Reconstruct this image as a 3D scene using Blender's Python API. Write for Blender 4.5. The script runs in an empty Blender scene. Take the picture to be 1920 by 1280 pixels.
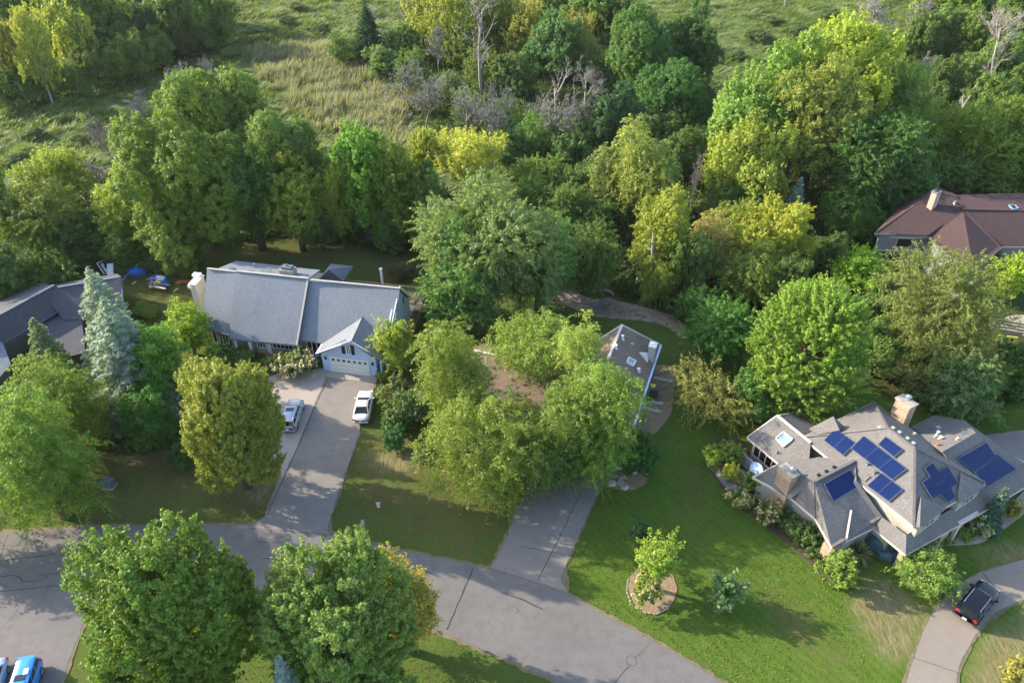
import bpy, math, random
import numpy as np
from mathutils import Vector
# ---------------------------------------------------------------- camera, sky, sun, exposure
SC = bpy.context.scene
COL = SC.collection
F = 1451.0; TH = math.radians(37.0); HC = 57.0          # focal length in photo pixels, pitch, height (m)
CT, ST = math.cos(TH), math.sin(TH)
cam = bpy.data.cameras.new('Camera'); camo = bpy.data.objects.new('Camera', cam); COL.objects.link(camo)
cam.sensor_width = 36.0; cam.sensor_fit = 'HORIZONTAL'; cam.lens = F / 1920 * 36
camo.location = (0, 0, HC); camo.rotation_euler = (math.pi / 2 - TH, 0, 0)
cam.clip_end = 6000
SC.camera = camo
SUN_EL = math.radians(25.5); SUN_AZ = math.atan2(0.31, -0.95)   # direction TO the sun (x,y): left, a little behind
sun_dir = Vector((math.cos(SUN_AZ) * math.cos(SUN_EL), math.sin(SUN_AZ) * math.cos(SUN_EL), math.sin(SUN_EL)))
W = bpy.data.worlds.new('World'); SC.world = W; W.use_nodes = True
nt = W.node_tree; bg = nt.nodes['Background']
sky = nt.nodes.new('ShaderNodeTexSky'); sky.sky_type = 'NISHITA'; sky.sun_disc = False
sky.sun_elevation = SUN_EL
sky.dust_density = 1.5; sky.ozone_density = 0.8
sky.sun_rotation = math.atan2(sun_dir.x, sun_dir.y)
nt.links.new(sky.outputs[0], bg.inputs[0]); bg.inputs[1].default_value = 0.15
sl = bpy.data.lights.new('Sun', 'SUN'); sl.energy = 3.35; sl.angle = math.radians(0.55); sl.color = (1.0, 0.86, 0.66)
so = bpy.data.objects.new('Sun', sl); COL.objects.link(so)
so.rotation_euler = sun_dir.to_track_quat('Z', 'Y').to_euler()
so.location = (-60, 40, 90)
SC.view_settings.view_transform = 'Standard'; SC.view_settings.look = 'None'
SC.view_settings.exposure = 1.76; SC.view_settings.gamma = 1
SC.render.engine = 'CYCLES'
SC.cycles.max_bounces = 6; SC.cycles.diffuse_bounces = 3; SC.cycles.glossy_bounces = 2; SC.cycles.transmission_bounces = 3
SC.cycles.transparent_max_bounces = 4
SC.cycles.use_denoising = True

# ---------------------------------------------------------------- picture <-> world
def P(px, py, h=0.0):
    u = (px - 960) / F; v = (py - 640) / F
    d = np.array([u, CT - v * ST, -ST - v * CT])
    return np.array([0, 0, HC]) + d * ((h - HC) / d[2])
def proj(p):
    x, y, z = p[0], p[1], p[2] - HC
    dz = y * CT - z * ST; up = y * ST + z * CT
    return 960 + F * x / dz, 640 - F * up / dz, F / dz
def plane(a, b, c):
    a, b, c = map(np.asarray, (a, b, c)); n = np.cross(b - a, c - a); n = n / np.linalg.norm(n)
    if n[2] < 0: n = -n
    return a, n
def on(px, py, pl, off=0.0):
    a, n = pl; o = np.array([0, 0, HC]); u = (px - 960) / F; v = (py - 640) / F
    d = np.array([u, CT - v * ST, -ST - v * CT])
    return o + d * (np.dot(a - o, n) / np.dot(d, n)) + n * off

# ---------------------------------------------------------------- object helpers
OFF = {}
def tag(o, label=None, cat=None, group=None, kind=None):
    if label: o['label'] = label
    if cat: o['category'] = cat
    if group: o['group'] = group
    if kind: o['kind'] = kind
    return o
def thing(name, label, cat, loc, group=None, rz=0.0):
    o = bpy.data.objects.new(name, None); COL.objects.link(o)
    o.empty_display_size = 0.5
    o.location = loc; o.rotation_euler = (0, 0, rz)
    OFF[o.name] = np.array(loc, float)
    return tag(o, label, cat, group)
def npmesh(name, V, Fc, k):
    """fast mesh from arrays: V (n,3), Fc (m,k)"""
    me = bpy.data.meshes.new(name)
    V = np.ascontiguousarray(V, dtype=np.float32); Fc = np.ascontiguousarray(Fc, dtype=np.int32)
    me.vertices.add(len(V)); me.vertices.foreach_set('co', V.ravel())
    m = len(Fc)
    me.loops.add(m * k); me.loops.foreach_set('vertex_index', Fc.ravel())
    me.polygons.add(m); me.polygons.foreach_set('loop_start', np.arange(m, dtype=np.int32) * k)
    me.update(calc_edges=True)
    return me
class MB:
    def __init__(s): s.v = []; s.f = []; s.m = []
    def add(s, vs, fs, mi=0):
        n = len(s.v); s.v += [tuple(map(float, q)) for q in vs]
        s.f += [tuple(n + i for i in q) for q in fs]; s.m += [mi] * len(fs); return s
    def poly(s, vs, mi=0): return s.add(vs, [tuple(range(len(vs)))], mi)
    def prism(s, base, z0, z1, mi=0):
        n = len(base)
        vs = [(p[0], p[1], z0) for p in base] + [(p[0], p[1], z1) for p in base]
        return s.add(vs, [tuple(range(n))[::-1], tuple(range(n, 2 * n))] + [(i, (i + 1) % n, n + (i + 1) % n, n + i) for i in range(n)], mi)
    def slab(s, top, n, th, mi=0):
        """closed slab: the polygon top, thickness th against direction n"""
        k = len(top); n = np.asarray(n, float); top = [np.asarray(p, float) for p in top]
        vs = top + [p - n * th for p in top]
        return s.add(vs, [tuple(range(k)), tuple(range(k, 2 * k))[::-1]] + [(i, k + i, k + (i + 1) % k, (i + 1) % k) for i in range(k)], mi)
    def box(s, c, ax, ay, sx, sy, sz, mi=0):
        """box on its base centre c, horizontal axes ax, ay"""
        c = np.asarray(c, float); ax = np.asarray(ax, float); ay = np.asarray(ay, float); z = np.array([0, 0, 1.])
        vs = []
        for dz in (0, sz):
            for (i, j) in ((-1, -1), (1, -1), (1, 1), (-1, 1)):
                vs.append(c + ax * i * sx / 2 + ay * j * sy / 2 + z * dz)
        return s.add(vs, [(3, 2, 1, 0), (4, 5, 6, 7), (0, 1, 5, 4), (1, 2, 6, 5), (2, 3, 7, 6), (3, 0, 4, 7)], mi)
    def cyl(s, c, r, h, n=10, mi=0, r2=None):
        c = np.asarray(c, float); r2 = r if r2 is None else r2
        vs = [(c[0] + r * math.cos(6.2832 * i / n), c[1] + r * math.sin(6.2832 * i / n), c[2]) for i in range(n)]
        vs += [(c[0] + r2 * math.cos(6.2832 * i / n), c[1] + r2 * math.sin(6.2832 * i / n), c[2] + h) for i in range(n)]
        return s.add(vs, [tuple(range(n))[::-1], tuple(range(n, 2 * n))] + [(i, (i + 1) % n, n + (i + 1) % n, n + i) for i in range(n)], mi)
    def tube(s, pts, rad, n=6, mi=0):
        pts = [np.asarray(p, float) for p in pts]; base = len(s.v); k = len(pts)
        vs = []
        for i, p in enumerate(pts):
            d = pts[min(i + 1, k - 1)] - pts[max(i - 1, 0)]; d = d / (np.linalg.norm(d) + 1e-9)
            a = np.cross(d, (0.3, 0.9, 0.31)); a = a / (np.linalg.norm(a) + 1e-9); b = np.cross(d, a)
            r = rad[i] if hasattr(rad, '__len__') else rad
            for j in range(n):
                t = 6.28318 * j / n; vs.append(p + (a * math.cos(t) + b * math.sin(t)) * r)
        fs = [(i * n + j, i * n + (j + 1) % n, (i + 1) * n + (j + 1) % n, (i + 1) * n + j) for i in range(k - 1) for j in range(n)]
        fs += [tuple(range(n))[::-1], tuple((k - 1) * n + j for j in range(n))]
        return s.add(vs, fs, mi)
    def bar(s, a, b, w, h, mi=0):
        a = np.asarray(a, float); b = np.asarray(b, float); d = b - a; d = d / np.linalg.norm(d)
        y = np.cross((0, 0, 1.), d); y = y / (np.linalg.norm(y) + 1e-9); z = np.cross(d, y)
        vs = [p + y * i * w / 2 + z * j * h / 2 for p in (a, b) for (i, j) in ((-1, -1), (1, -1), (1, 1), (-1, 1))]
        return s.add(vs, [(3, 2, 1, 0), (4, 5, 6, 7), (0, 1, 5, 4), (1, 2, 6, 5), (2, 3, 7, 6), (3, 0, 4, 7)], mi)
    def mesh(s, name, mats, off=(0, 0, 0), smooth=False):
        me = bpy.data.meshes.new(name)
        o = np.asarray(off, float)
        me.from_pydata([(a - o[0], b - o[1], c - o[2]) for a, b, c in s.v], [], s.f)
        for m in (mats if isinstance(mats, (list, tuple)) else [mats]): me.materials.append(m)
        me.polygons.foreach_set('material_index', s.m)
        if smooth: me.polygons.foreach_set('use_smooth', [True] * len(me.polygons))
        me.update(); return me
    def build(s, name, mats, parent=None, smooth=False, loc=None):
        """world coordinates in, one object out (child of parent, or its own thing at loc)"""
        if parent is not None: off = OFF[parent.name]
        else: off = np.array(loc if loc is not None else (0, 0, 0), float)
        o = bpy.data.objects.new(name, s.mesh(name, mats, off, smooth)); COL.objects.link(o)
        if parent is not None: o.parent = parent
        else: o.location = off
        OFF[o.name] = off
        return o
def one(name, mb, mats, label, cat, loc, group=None, smooth=False):
    return tag(mb.build(name, mats, None, smooth, loc), label, cat, group)

# ---------------------------------------------------------------- materials
MAT = {}
def nodes(name):
    m = bpy.data.materials.new(name); m.use_nodes = True; t = m.node_tree
    b = t.nodes['Principled BSDF']
    return m, t, b
def N(t, typ, **kw):
    n = t.nodes.new(typ)
    for k, v in kw.items(): setattr(n, k, v)
    return n
def mixc(t, fac, a, b, mode='MIX'):
    m = N(t, 'ShaderNodeMix', data_type='RGBA', blend_type=mode)
    for s, v in (('Factor', fac), ('A', a), ('B', b)):
        sk = [i for i in m.inputs if i.name == s and (i.type == 'RGBA' if s != 'Factor' else i.type == 'VALUE')][0]
        if hasattr(v, 'links'): t.links.new(v, sk)
        else: sk.default_value = (*v, 1) if isinstance(v, tuple) else v
    return [o for o in m.outputs if o.type == 'RGBA'][0]
def noise(t, scale, detail=3, rough=0.6, vec=None, dist=0.0):
    n = N(t, 'ShaderNodeTexNoise'); n.inputs['Scale'].default_value = scale; n.inputs['Detail'].default_value = detail
    n.inputs['Roughness'].default_value = rough; n.inputs['Distortion'].default_value = dist
    if vec is not None: t.links.new(vec, n.inputs['Vector'])
    return n.outputs['Fac']
def ramp(t, fac, lo, hi):
    r = N(t, 'ShaderNodeMapRange'); r.inputs['From Min'].default_value = lo; r.inputs['From Max'].default_value = hi
    r.clamp = True; t.links.new(fac, r.inputs['Value']); return r.outputs['Result']
def math_(t, op, a, b=None):
    m = N(t, 'ShaderNodeMath', operation=op)
    for i, v in enumerate((a, b)):
        if v is None: continue
        if hasattr(v, 'links'): t.links.new(v, m.inputs[i])
        else: m.inputs[i].default_value = v
    return m.outputs[0]
def ocoord(t): return N(t, 'ShaderNodeTexCoord').outputs['Object']
def bump(t, b, h, strength=0.4, dist=0.05):
    n = N(t, 'ShaderNodeBump'); n.inputs['Strength'].default_value = strength; n.inputs['Distance'].default_value = dist
    t.links.new(h, n.inputs['Height']); t.links.new(n.outputs[0], b.inputs['Normal'])
def plain(name, col, rough=0.7, var=0.12, scale=3.0, metal=0.0, spec=0.4, coat=0.0):
    m, t, b = nodes(name)
    co = ocoord(t); f = noise(t, scale, 4, 0.65, co)
    c = mixc(t, ramp(t, f, 0.3, 0.7), tuple(x * (1 - var) for x in col), tuple(min(1, x * (1 + var)) for x in col))
    t.links.new(c, b.inputs['Base Color']); b.inputs['Roughness'].default_value = rough
    b.inputs['Metallic'].default_value = metal; b.inputs['Specular IOR Level'].default_value = spec
    b.inputs['Coat Weight'].default_value = coat; b.inputs['Coat Roughness'].default_value = 0.05
    MAT[name] = m; return m
def shingle(name, col, lite):
    m, t, b = nodes(name); co = ocoord(t)
    f1 = noise(t, 2.2, 2, 0.5, co); f2 = noise(t, 6.5, 3, 0.75, co); f3 = noise(t, 0.25, 3, 0.6, co)
    sep = N(t, 'ShaderNodeSeparateXYZ'); t.links.new(co, sep.inputs[0])
    row = math_(t, 'FRACT', math_(t, 'MULTIPLY', sep.outputs['Z'], 6.5))
    line = ramp(t, row, 0.0, 0.16)
    c = mixc(t, ramp(t, f2, 0.38, 0.62), tuple(x * .88 for x in col), tuple(x * 1.08 for x in lite))
    c = mixc(t, ramp(t, f1, 0.3, 0.7), c, tuple(x * 1.25 for x in col))
    c = mixc(t, math_(t, 'MULTIPLY', ramp(t, f3, 0.35, 0.75), 0.35), c, tuple(x * 0.72 for x in col))
    mp = N(t, 'ShaderNodeMapping'); mp.inputs['Scale'].default_value = (1.6, 1.6, .12); t.links.new(co, mp.inputs[0])
    c = mixc(t, math_(t, 'MULTIPLY', ramp(t, noise(t, 1.3, 4, .7, mp.outputs[0]), .48, .75), 0.30), c, tuple(x * 0.62 for x in col))
    c = mixc(t, line, mixc(t, 0.35, c, (0.02, 0.02, 0.02)), c)
    t.links.new(c, b.inputs['Base Color']); b.inputs['Roughness'].default_value = 0.9; b.inputs['Specular IOR Level'].default_value = 0.25
    bump(t, b, math_(t, 'ADD', row, f2), 0.5, 0.02)
    MAT[name] = m; return m
def siding(name, col, pitch=7.0):
    m, t, b = nodes(name); co = ocoord(t)
    sep = N(t, 'ShaderNodeSeparateXYZ'); t.links.new(co, sep.inputs[0])
    row = math_(t, 'FRACT', math_(t, 'MULTIPLY', sep.outputs['Z'], pitch))
    f = noise(t, 1.2, 4, 0.6, co)
    c = mixc(t, ramp(t, f, 0.3, 0.75), tuple(x * 0.9 for x in col), col)
    c = mixc(t, ramp(t, row, 0.0, 0.12), tuple(x * 0.6 for x in col), c)
    t.links.new(c, b.inputs['Base Color']); b.inputs['Roughness'].default_value = 0.7
    bump(t, b, row, 0.4, 0.03)
    MAT[name] = m; return m
def brick(name, c1, c2, mortar):
    m, t, b = nodes(name); co = ocoord(t)
    mp = N(t, 'ShaderNodeMapping'); mp.inputs['Rotation'].default_value = (math.pi / 2, 0, 0); t.links.new(co, mp.inputs[0])
    br = N(t, 'ShaderNodeTexBrick'); t.links.new(mp.outputs[0], br.inputs['Vector'])
    br.inputs['Color1'].default_value = (*c1, 1); br.inputs['Color2'].default_value = (*c2, 1); br.inputs['Mortar'].default_value = (*mortar, 1)
    br.inputs['Scale'].default_value = 1.0; br.inputs['Brick Width'].default_value = 0.62; br.inputs['Row Height'].default_value = 0.25
    br.inputs['Mortar Size'].default_value = 0.022; br.inputs['Bias'].default_value = -0.1
    f = noise(t, 4, 3, 0.6, co)
    c = mixc(t, math_(t, 'MULTIPLY', f, 0.5), br.outputs['Color'], tuple(x * 0.6 for x in c1))
    t.links.new(c, b.inputs['Base Color']); b.inputs['Roughness'].default_value = 0.85
    bump(t, b, br.outputs['Fac'], -0.4, 0.02)
    MAT[name] = m; return m
def paved(name, col, dark, spot=0.5, grain=26.0):
    m, t, b = nodes(name); co = ocoord(t)
    big = noise(t, 0.16, 4, 0.65, co, 0.6); med = noise(t, 1.1, 4, 0.65, co); fine = noise(t, grain, 2, 0.7, co)
    c = mixc(t, ramp(t, big, 0.34, 0.68), col, dark)
    c = mixc(t, math_(t, 'MULTIPLY', ramp(t, med, 0.45, 0.8), spot), c, tuple(x * 0.72 for x in dark))
    c = mixc(t, math_(t, 'MULTIPLY', ramp(t, fine, 0.3, 0.7), 0.45), c, tuple(min(1, x * 1.45) for x in col))
    vo = N(t, 'ShaderNodeTexVoronoi', feature='DISTANCE_TO_EDGE'); vo.inputs['Scale'].default_value = 0.33
    nv = N(t, 'ShaderNodeTexNoise'); nv.inputs['Scale'].default_value = 0.8; nv.inputs['Detail'].default_value = 5; t.links.new(co, nv.inputs['Vector'])
    mx = N(t, 'ShaderNodeMix', data_type='VECTOR'); mx.inputs['Factor'].default_value = 0.22
    t.links.new(co, mx.inputs[4]); t.links.new(nv.outputs['Color'], mx.inputs[5]); t.links.new(mx.outputs[1], vo.inputs['Vector'])
    ck = ramp(t, vo.outputs['Distance'], 0.0, 0.012)
    gate = math_(t, 'MULTIPLY', math_(t, 'SUBTRACT', 1.0, ck), ramp(t, noise(t, 0.12, 2, 0.5, co), 0.5, 0.6))
    c = mixc(t, math_(t, 'MULTIPLY', gate, 0.32), c, tuple(x * 0.4 for x in dark))
    t.links.new(c, b.inputs['Base Color']); b.inputs['Roughness'].default_value = 0.88; b.inputs['Specular IOR Level'].default_value = 0.3
    bump(t, b, fine, 0.25, 0.01)
    MAT[name] = m; return m
shingle('blue grey shingle', (0.150, 0.170, 0.200), (0.228, 0.25, 0.285))
shingle('taupe shingle', (0.120, 0.115, 0.114), (0.205, 0.196, 0.191))
shingle('brown shingle', (0.17, 0.125, 0.10), (0.27, 0.21, 0.17))
shingle('maroon shingle', (0.058, 0.036, 0.037), (0.098, 0.064, 0.063))
shingle('dark shingle', (0.06, 0.062, 0.074), (0.10, 0.105, 0.12))
siding('pale blue siding', (0.48, 0.64, 0.90)); siding('sage siding', (0.36, 0.37, 0.33)); siding('grey siding', (0.33, 0.33, 0.33))
siding('shade grey siding', (0.20, 0.205, 0.205)); siding('tan siding', (0.42, 0.34, 0.28), 4); siding('dark siding', (0.14, 0.15, 0.13)); siding('white siding', (0.50, 0.48, 0.46))  # shade grey: darker copy of the grey, wall shade put into the colour
brick('buff brick', (0.48, 0.33, 0.22), (0.24, 0.15, 0.105), (0.44, 0.39, 0.33))
plain('white paint', (0.78, 0.78, 0.76), 0.5, 0.05); plain('cream trim', (0.55, 0.50, 0.43), 0.6, 0.08)
plain('grey trim', (0.36, 0.35, 0.33), 0.6, 0.08); plain('slate metal', (0.10, 0.14, 0.18), 0.4, 0.1)
plain('dark glass', (0.012, 0.015, 0.02), 0.06, 0.1, spec=0.6); plain('sky glass', (0.20, 0.30, 0.40), 0.06, 0.1, spec=0.8)
plain('black', (0.015, 0.015, 0.017), 0.5, 0.1); plain('rubber', (0.02, 0.02, 0.021), 0.85)
plain('chrome', (0.6, 0.6, 0.62), 0.18, 0.05, metal=1.0); plain('galvanised', (0.5, 0.52, 0.55), 0.35, 0.1, metal=0.8)
plain('garage white', (0.70, 0.72, 0.74), 0.5, 0.04); plain('raw timber', (0.42, 0.30, 0.18), 0.8, 0.2); plain('grey timber', (0.30, 0.25, 0.22), 0.85, 0.2)
plain('blue tarp', (0.02, 0.16, 0.55), 0.45, 0.2, 2.0); plain('teal cover', (0.035, 0.085, 0.105), 0.55, 0.2, 3.0)
plain('bin blue', (0.02, 0.14, 0.36), 0.45); plain('dark green', (0.02, 0.05, 0.04), 0.5); plain('box green', (0.10, 0.14, 0.16), 0.5)
plain('bark', (0.10, 0.082, 0.065), 0.95, 0.3, 6.0); plain('pale bark', (0.29, 0.27, 0.24), 0.9, 0.2, 5.0); plain('dead wood', (0.22, 0.21, 0.195), 0.9, 0.2, 4.0)
plain('stone', (0.34, 0.30, 0.26), 0.9, 0.25, 2.0); plain('tar', (0.022, 0.022, 0.025), 0.6, 0.2); plain('terracotta', (0.38, 0.13, 0.05), 0.8)
plain('yellow plastic', (0.62, 0.62, 0.12), 0.5); plain('red lamp', (0.45, 0.015, 0.01), 0.25); plain('lamp glass', (0.75, 0.76, 0.78), 0.15)
plain('black paint', (0.004, 0.005, 0.009), 0.28, 0.05, spec=0.35, coat=0.25); plain('white pearl', (0.58, 0.575, 0.56), 0.3, 0.03, coat=0.8)
plain('silver paint', (0.36, 0.40, 0.46), 0.3, 0.04, metal=0.35, coat=0.8); plain('blue paint', (0.012, 0.22, 0.62), 0.3, 0.04, coat=0.8)
plain('pale blue paint', (0.35, 0.45, 0.58), 0.3, 0.04, metal=0.2, coat=0.8); plain('plate', (0.8, 0.8, 0.78), 0.4)
paved('asphalt', (0.138, 0.131, 0.128), (0.106, 0.100, 0.099), .85); paved('drive asphalt', (0.195, 0.178, 0.163), (0.150, 0.138, 0.129), .8)
paved('concrete', (0.32, 0.275, 0.24), (0.26, 0.225, 0.20), 0.25); paved('tan drive', (0.215, 0.185, 0.155), (0.175, 0.155, 0.135), 0.5)
def solar():
    m, t, b = nodes('solar cells'); co = ocoord(t)
    f = noise(t, 0.8, 2, 0.5, co)
    c = mixc(t, f, (0.003, 0.011, 0.058), (0.005, 0.020, 0.095)); t.links.new(c, b.inputs['Base Color'])
    b.inputs['Roughness'].default_value = 0.2; b.inputs['Specular IOR Level'].default_value = 0.22
    MAT['solar cells'] = m
solar()
def mulch(name, a, b_, sc=3.0):
    m, t, b = nodes(name); co = ocoord(t)
    f = noise(t, sc, 5, 0.7, co); g = noise(t, 18, 2, 0.7, co); h = noise(t, 0.4, 3, 0.6, co)
    c = mixc(t, ramp(t, f, 0.35, 0.68), a, b_); c = mixc(t, math_(t, 'MULTIPLY', ramp(t, g, 0.5, 0.75), 0.6), c, tuple(x * 0.4 for x in a))
    c = mixc(t, math_(t, 'MULTIPLY', ramp(t, h, 0.5, 0.7), 0.5), c, (0.05, 0.08, 0.02))
    t.links.new(c, b.inputs['Base Color']); b.inputs['Roughness'].default_value = 0.95; bump(t, b, g, 0.8, 0.06); MAT[name] = m
mulch('wood chips', (0.22, 0.15, 0.09), (0.34, 0.25, 0.16)); mulch('dark mulch', (0.06, 0.04, 0.03), (0.11, 0.08, 0.055))
mulch('creek silt', (0.20, 0.14, 0.095), (0.44, 0.33, 0.23), 2.2); mulch('gravel', (0.22, 0.20, 0.19), (0.32, 0.30, 0.28), 6.0)
mulch('verge soil', (0.13, 0.105, 0.06), (0.21, 0.17, 0.10), 2.0); mulch('creek mud', (0.15, 0.125, 0.115), (0.24, 0.205, 0.19), 1.6)
def leafmat():
    """one leaf material: the hue is each plant's own object colour, with a little change from leaf to leaf"""
    m, t, b = nodes('leaf'); co = ocoord(t)
    oi = N(t, 'ShaderNodeObjectInfo'); ge = N(t, 'ShaderNodeNewGeometry')
    rnd = ge.outputs['Random Per Island']
    hs = N(t, 'ShaderNodeHueSaturation')
    t.links.new(oi.outputs['Color'], hs.inputs['Color'])
    t.links.new(ramp(t, rnd, -0.0, 1.0), hs.inputs['Fac']); hs.inputs['Fac'].default_value = 1
    for l in list(t.links):
        if l.to_socket == hs.inputs['Fac']: t.links.remove(l)
    big = noise(t, 0.35, 2, 0.5, co)
    hue = math_(t, 'ADD', math_(t, 'MULTIPLY', rnd, 0.030), math_(t, 'ADD', 0.468, math_(t, 'MULTIPLY', big, 0.034)))
    t.links.new(hue, hs.inputs['Hue'])
    t.links.new(math_(t, 'ADD', 0.72, math_(t, 'MULTIPLY', math_(t, 'FRACT', math_(t, 'MULTIPLY', rnd, 17.3)), 0.6)), hs.inputs['Value'])
    t.links.new(hs.outputs[0], b.inputs['Base Color']); b.inputs['Roughness'].default_value = 0.5; b.inputs['Specular IOR Level'].default_value = 0.22
    tr = N(t, 'ShaderNodeBsdfTranslucent')
    t.links.new(mixc(t, 1.0, hs.outputs[0], (1.3, 1.28, 0.45), 'MULTIPLY'), tr.inputs['Color'])
    gn = N(t, 'ShaderNodeGamma'); gn.inputs[1].default_value = 0.85
    mx = N(t, 'ShaderNodeMixShader'); mx.inputs[0].default_value = 0.40
    t.links.new(b.outputs[0], mx.inputs[1]); t.links.new(tr.outputs[0], mx.inputs[2])
    t.links.new(mx.outputs[0], t.nodes['Material Output'].inputs['Surface'])
    MAT['leaf'] = m
leafmat()
# ---------------------------------------------------------------- vegetation
def unit(a): return a / (np.linalg.norm(a, axis=-1, keepdims=True) + 1e-9)
# K lobes, lobe radius, shoot: weights out/up/random, length, tuft radius, droop, leaf half length, leaf ratio
STY = {
 'maple':  dict(K=16, lr=(.26, .42), w=(.55, .95, .25), len=.95, rad=.31, droop=.05, leaf=.112, ratio=.62, dens=5.4, nl=46, low=-.75),
 'oak':    dict(K=26, lr=(.18, .34), w=(.8, .5, .6), len=.75, rad=.50, droop=.0, leaf=.13, ratio=.60, dens=3.6, nl=46, low=-.75),
 'ginkgo': dict(K=22, lr=(.28, .38), w=(.9, .60, .18), len=1.35, rad=.26, droop=.10, leaf=.12, ratio=.65, dens=4.6, nl=44, low=-.9),
 'locust': dict(K=28, lr=(.18, .32), w=(.75, .20, .55), len=1.6, rad=.40, droop=.6, leaf=.12, ratio=.40, dens=3.2, nl=50, low=-.9),
 'ash':    dict(K=20, lr=(.22, .36), w=(.8, .55, .4), len=1.8, rad=.32, droop=.30, leaf=.145, ratio=.42, dens=3.2, nl=48, low=-.8),
 'airy':   dict(K=22, lr=(.18, .32), w=(.7, .7, .5), len=1.2, rad=.40, droop=.12, leaf=.125, ratio=.55, dens=2.4, nl=40, low=-.7),
 'poplar': dict(K=26, lr=(.20, .32), w=(.5, 1.0, .35), len=1.1, rad=.45, droop=.0, leaf=.19, ratio=.62, dens=2.5, nl=28, low=-.9),
 'willow': dict(K=16, lr=(.25, .4), w=(.8, .3, .4), len=1.6, rad=.42, droop=.75, leaf=.19, ratio=.35, dens=2.7, nl=32, low=-.85),
 'pine':   dict(K=16, lr=(.24, .38), w=(.95, .15, .35), len=1.9, rad=.26, droop=.35, leaf=.16, ratio=.30, dens=2.8, nl=40, low=-.9),
 'shrub':  dict(K=12, lr=(.30, .45), w=(.7, .8, .4), len=.55, rad=.26, droop=.08, leaf=.13, ratio=.60, dens=7.0, nl=22, low=-.9),
 'dense':  dict(K=16, lr=(.28, .42), w=(.7, .7, .4), len=.8, rad=.42, droop=.05, leaf=.20, ratio=.60, dens=3.6, nl=26, low=-.9),
}
def leaf_quads(rng, pos, nrm, a, ratio, tdir=None):
    n = len(pos)
    r = rng.normal(size=(n, 3)) if tdir is None else tdir + rng.normal(size=(n, 3)) * .35
    t = unit(np.cross(nrm, r)) if tdir is None else unit(r - nrm * (r * nrm).sum(1, keepdims=True))
    b = np.cross(nrm, t)
    A = (a * rng.uniform(.65, 1.3, n))[:, None]; B = A * ratio
    q = np.stack([pos - t * A, pos + b * B - t * A * .1, pos + t * A, pos - b * B - t * A * .1], 1)
    return q.reshape(-1, 3)
def crown(seed, R, Rz, style, dens=1.0, leafk=1.0, holes=0.0, irr=None):
    """leaf mesh of a crown centred on 0: lobes on an ellipsoid, leafy shoots on the lobes"""
    rng = np.random.default_rng(seed); S = STY[style]; K = S['K']
    d = unit(rng.normal(size=(K * 3, 3))); d = d[d[:, 2] > S['low']][:K]; K = len(d)
    lr = rng.uniform(*S['lr'], K); c = d * (1.0 - lr * rng.uniform(.75, 1.25, K))[:, None]
    c = c * (rng.uniform(*(irr or ((.98, 1.03) if style == 'ginkgo' else (.86, 1.10) if style == 'maple' else (.80, 1.16) if style in ('shrub', 'dense', 'pine') else (.66, 1.25))), (K, 1))) * np.array([1, 1, 1.0])
    c = np.vstack([c, [[0, 0, 0], [0, 0, -.2]]]); lr = np.append(lr, [.58, .5])
    sc = np.array([R, R, Rz])
    area = 4 * math.pi * ((R * R) ** 1.6 / 3 + 2 * (R * Rz) ** 1.6 / 3) ** (1 / 1.6)
    ns = int(area * S['dens'] * dens * .62)
    M = ns * 5
    k = rng.choice(len(c), M, p=lr ** 2 / (lr ** 2).sum())
    o = unit(rng.normal(size=(M, 3)))
    p = c[k] + o * (lr[k] * rng.uniform(.82, 1.04, M))[:, None]
    dist = np.linalg.norm(p[:, None, :] - c[None], axis=2) / lr[None]
    dist[np.arange(M), k] = 9
    keep = (dist.min(1) > .80) & (o[:, 2] > -.75)
    p, o = p[keep][:ns], o[keep][:ns]
    # a few shoots deeper inside so that gaps show foliage, not the far side
    mi = int(len(p) * .22); pi_ = unit(rng.normal(size=(mi, 3))) * rng.uniform(.3, .75, (mi, 1))
    p = np.vstack([p, pi_]); o = np.vstack([o, unit(pi_)])
    out = unit(o / sc * R)
    P0 = p * sc; n = len(p)
    if holes > 0:
        ph = np.sin(P0[:, 0] * 1.3 + seed) + np.sin(P0[:, 1] * 1.5 + 2 * seed) + np.sin(P0[:, 2] * 1.7 + 3 * seed)
        kk = ph < (3 - 3 * holes) * .7; P0, out, n = P0[kk], out[kk], int(kk.sum())
    wo, wu, wr = S['w']
    dr = unit(out * wo + np.array([0, 0, wu]) + rng.normal(size=(n, 3)) * wr)
    L = S['len'] * rng.uniform(.55, 1.3, n) * leafk ** .5; nl = S['nl']
    t = rng.uniform(-.25, 1, (n, nl)); e = unit(rng.normal(size=(n, nl, 3)))
    e = unit(e - dr[:, None] * (e * dr[:, None]).sum(2, keepdims=True))
    rho = S['rad'] * leafk ** .5 * (1 - .62 * np.clip(t, 0, 1)) * np.sqrt(rng.uniform(0, 1, (n, nl)))
    pos = P0[:, None] + dr[:, None] * (L[:, None] * t)[..., None] + e * rho[..., None]
    pos[..., 2] -= S['droop'] * L[:, None] * np.clip(t, 0, 1) ** 2
    nrm = unit(out[:, None] * .45 + np.array([0, 0, .45]) + e * .5 + rng.normal(size=(n, nl, 3)) * .42)
    tip = np.broadcast_to(dr[:, None], pos.shape) + e * .8
    q = leaf_quads(rng, pos.reshape(-1, 3), nrm.reshape(-1, 3), S['leaf'] * leafk, S['ratio'], tip.reshape(-1, 3))
    return q
def quadmesh(name, q, mat='leaf'):
    me = npmesh(name, q, np.arange(len(q)).reshape(-1, 4), 4); me.materials.append(MAT[mat]); return me
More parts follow.
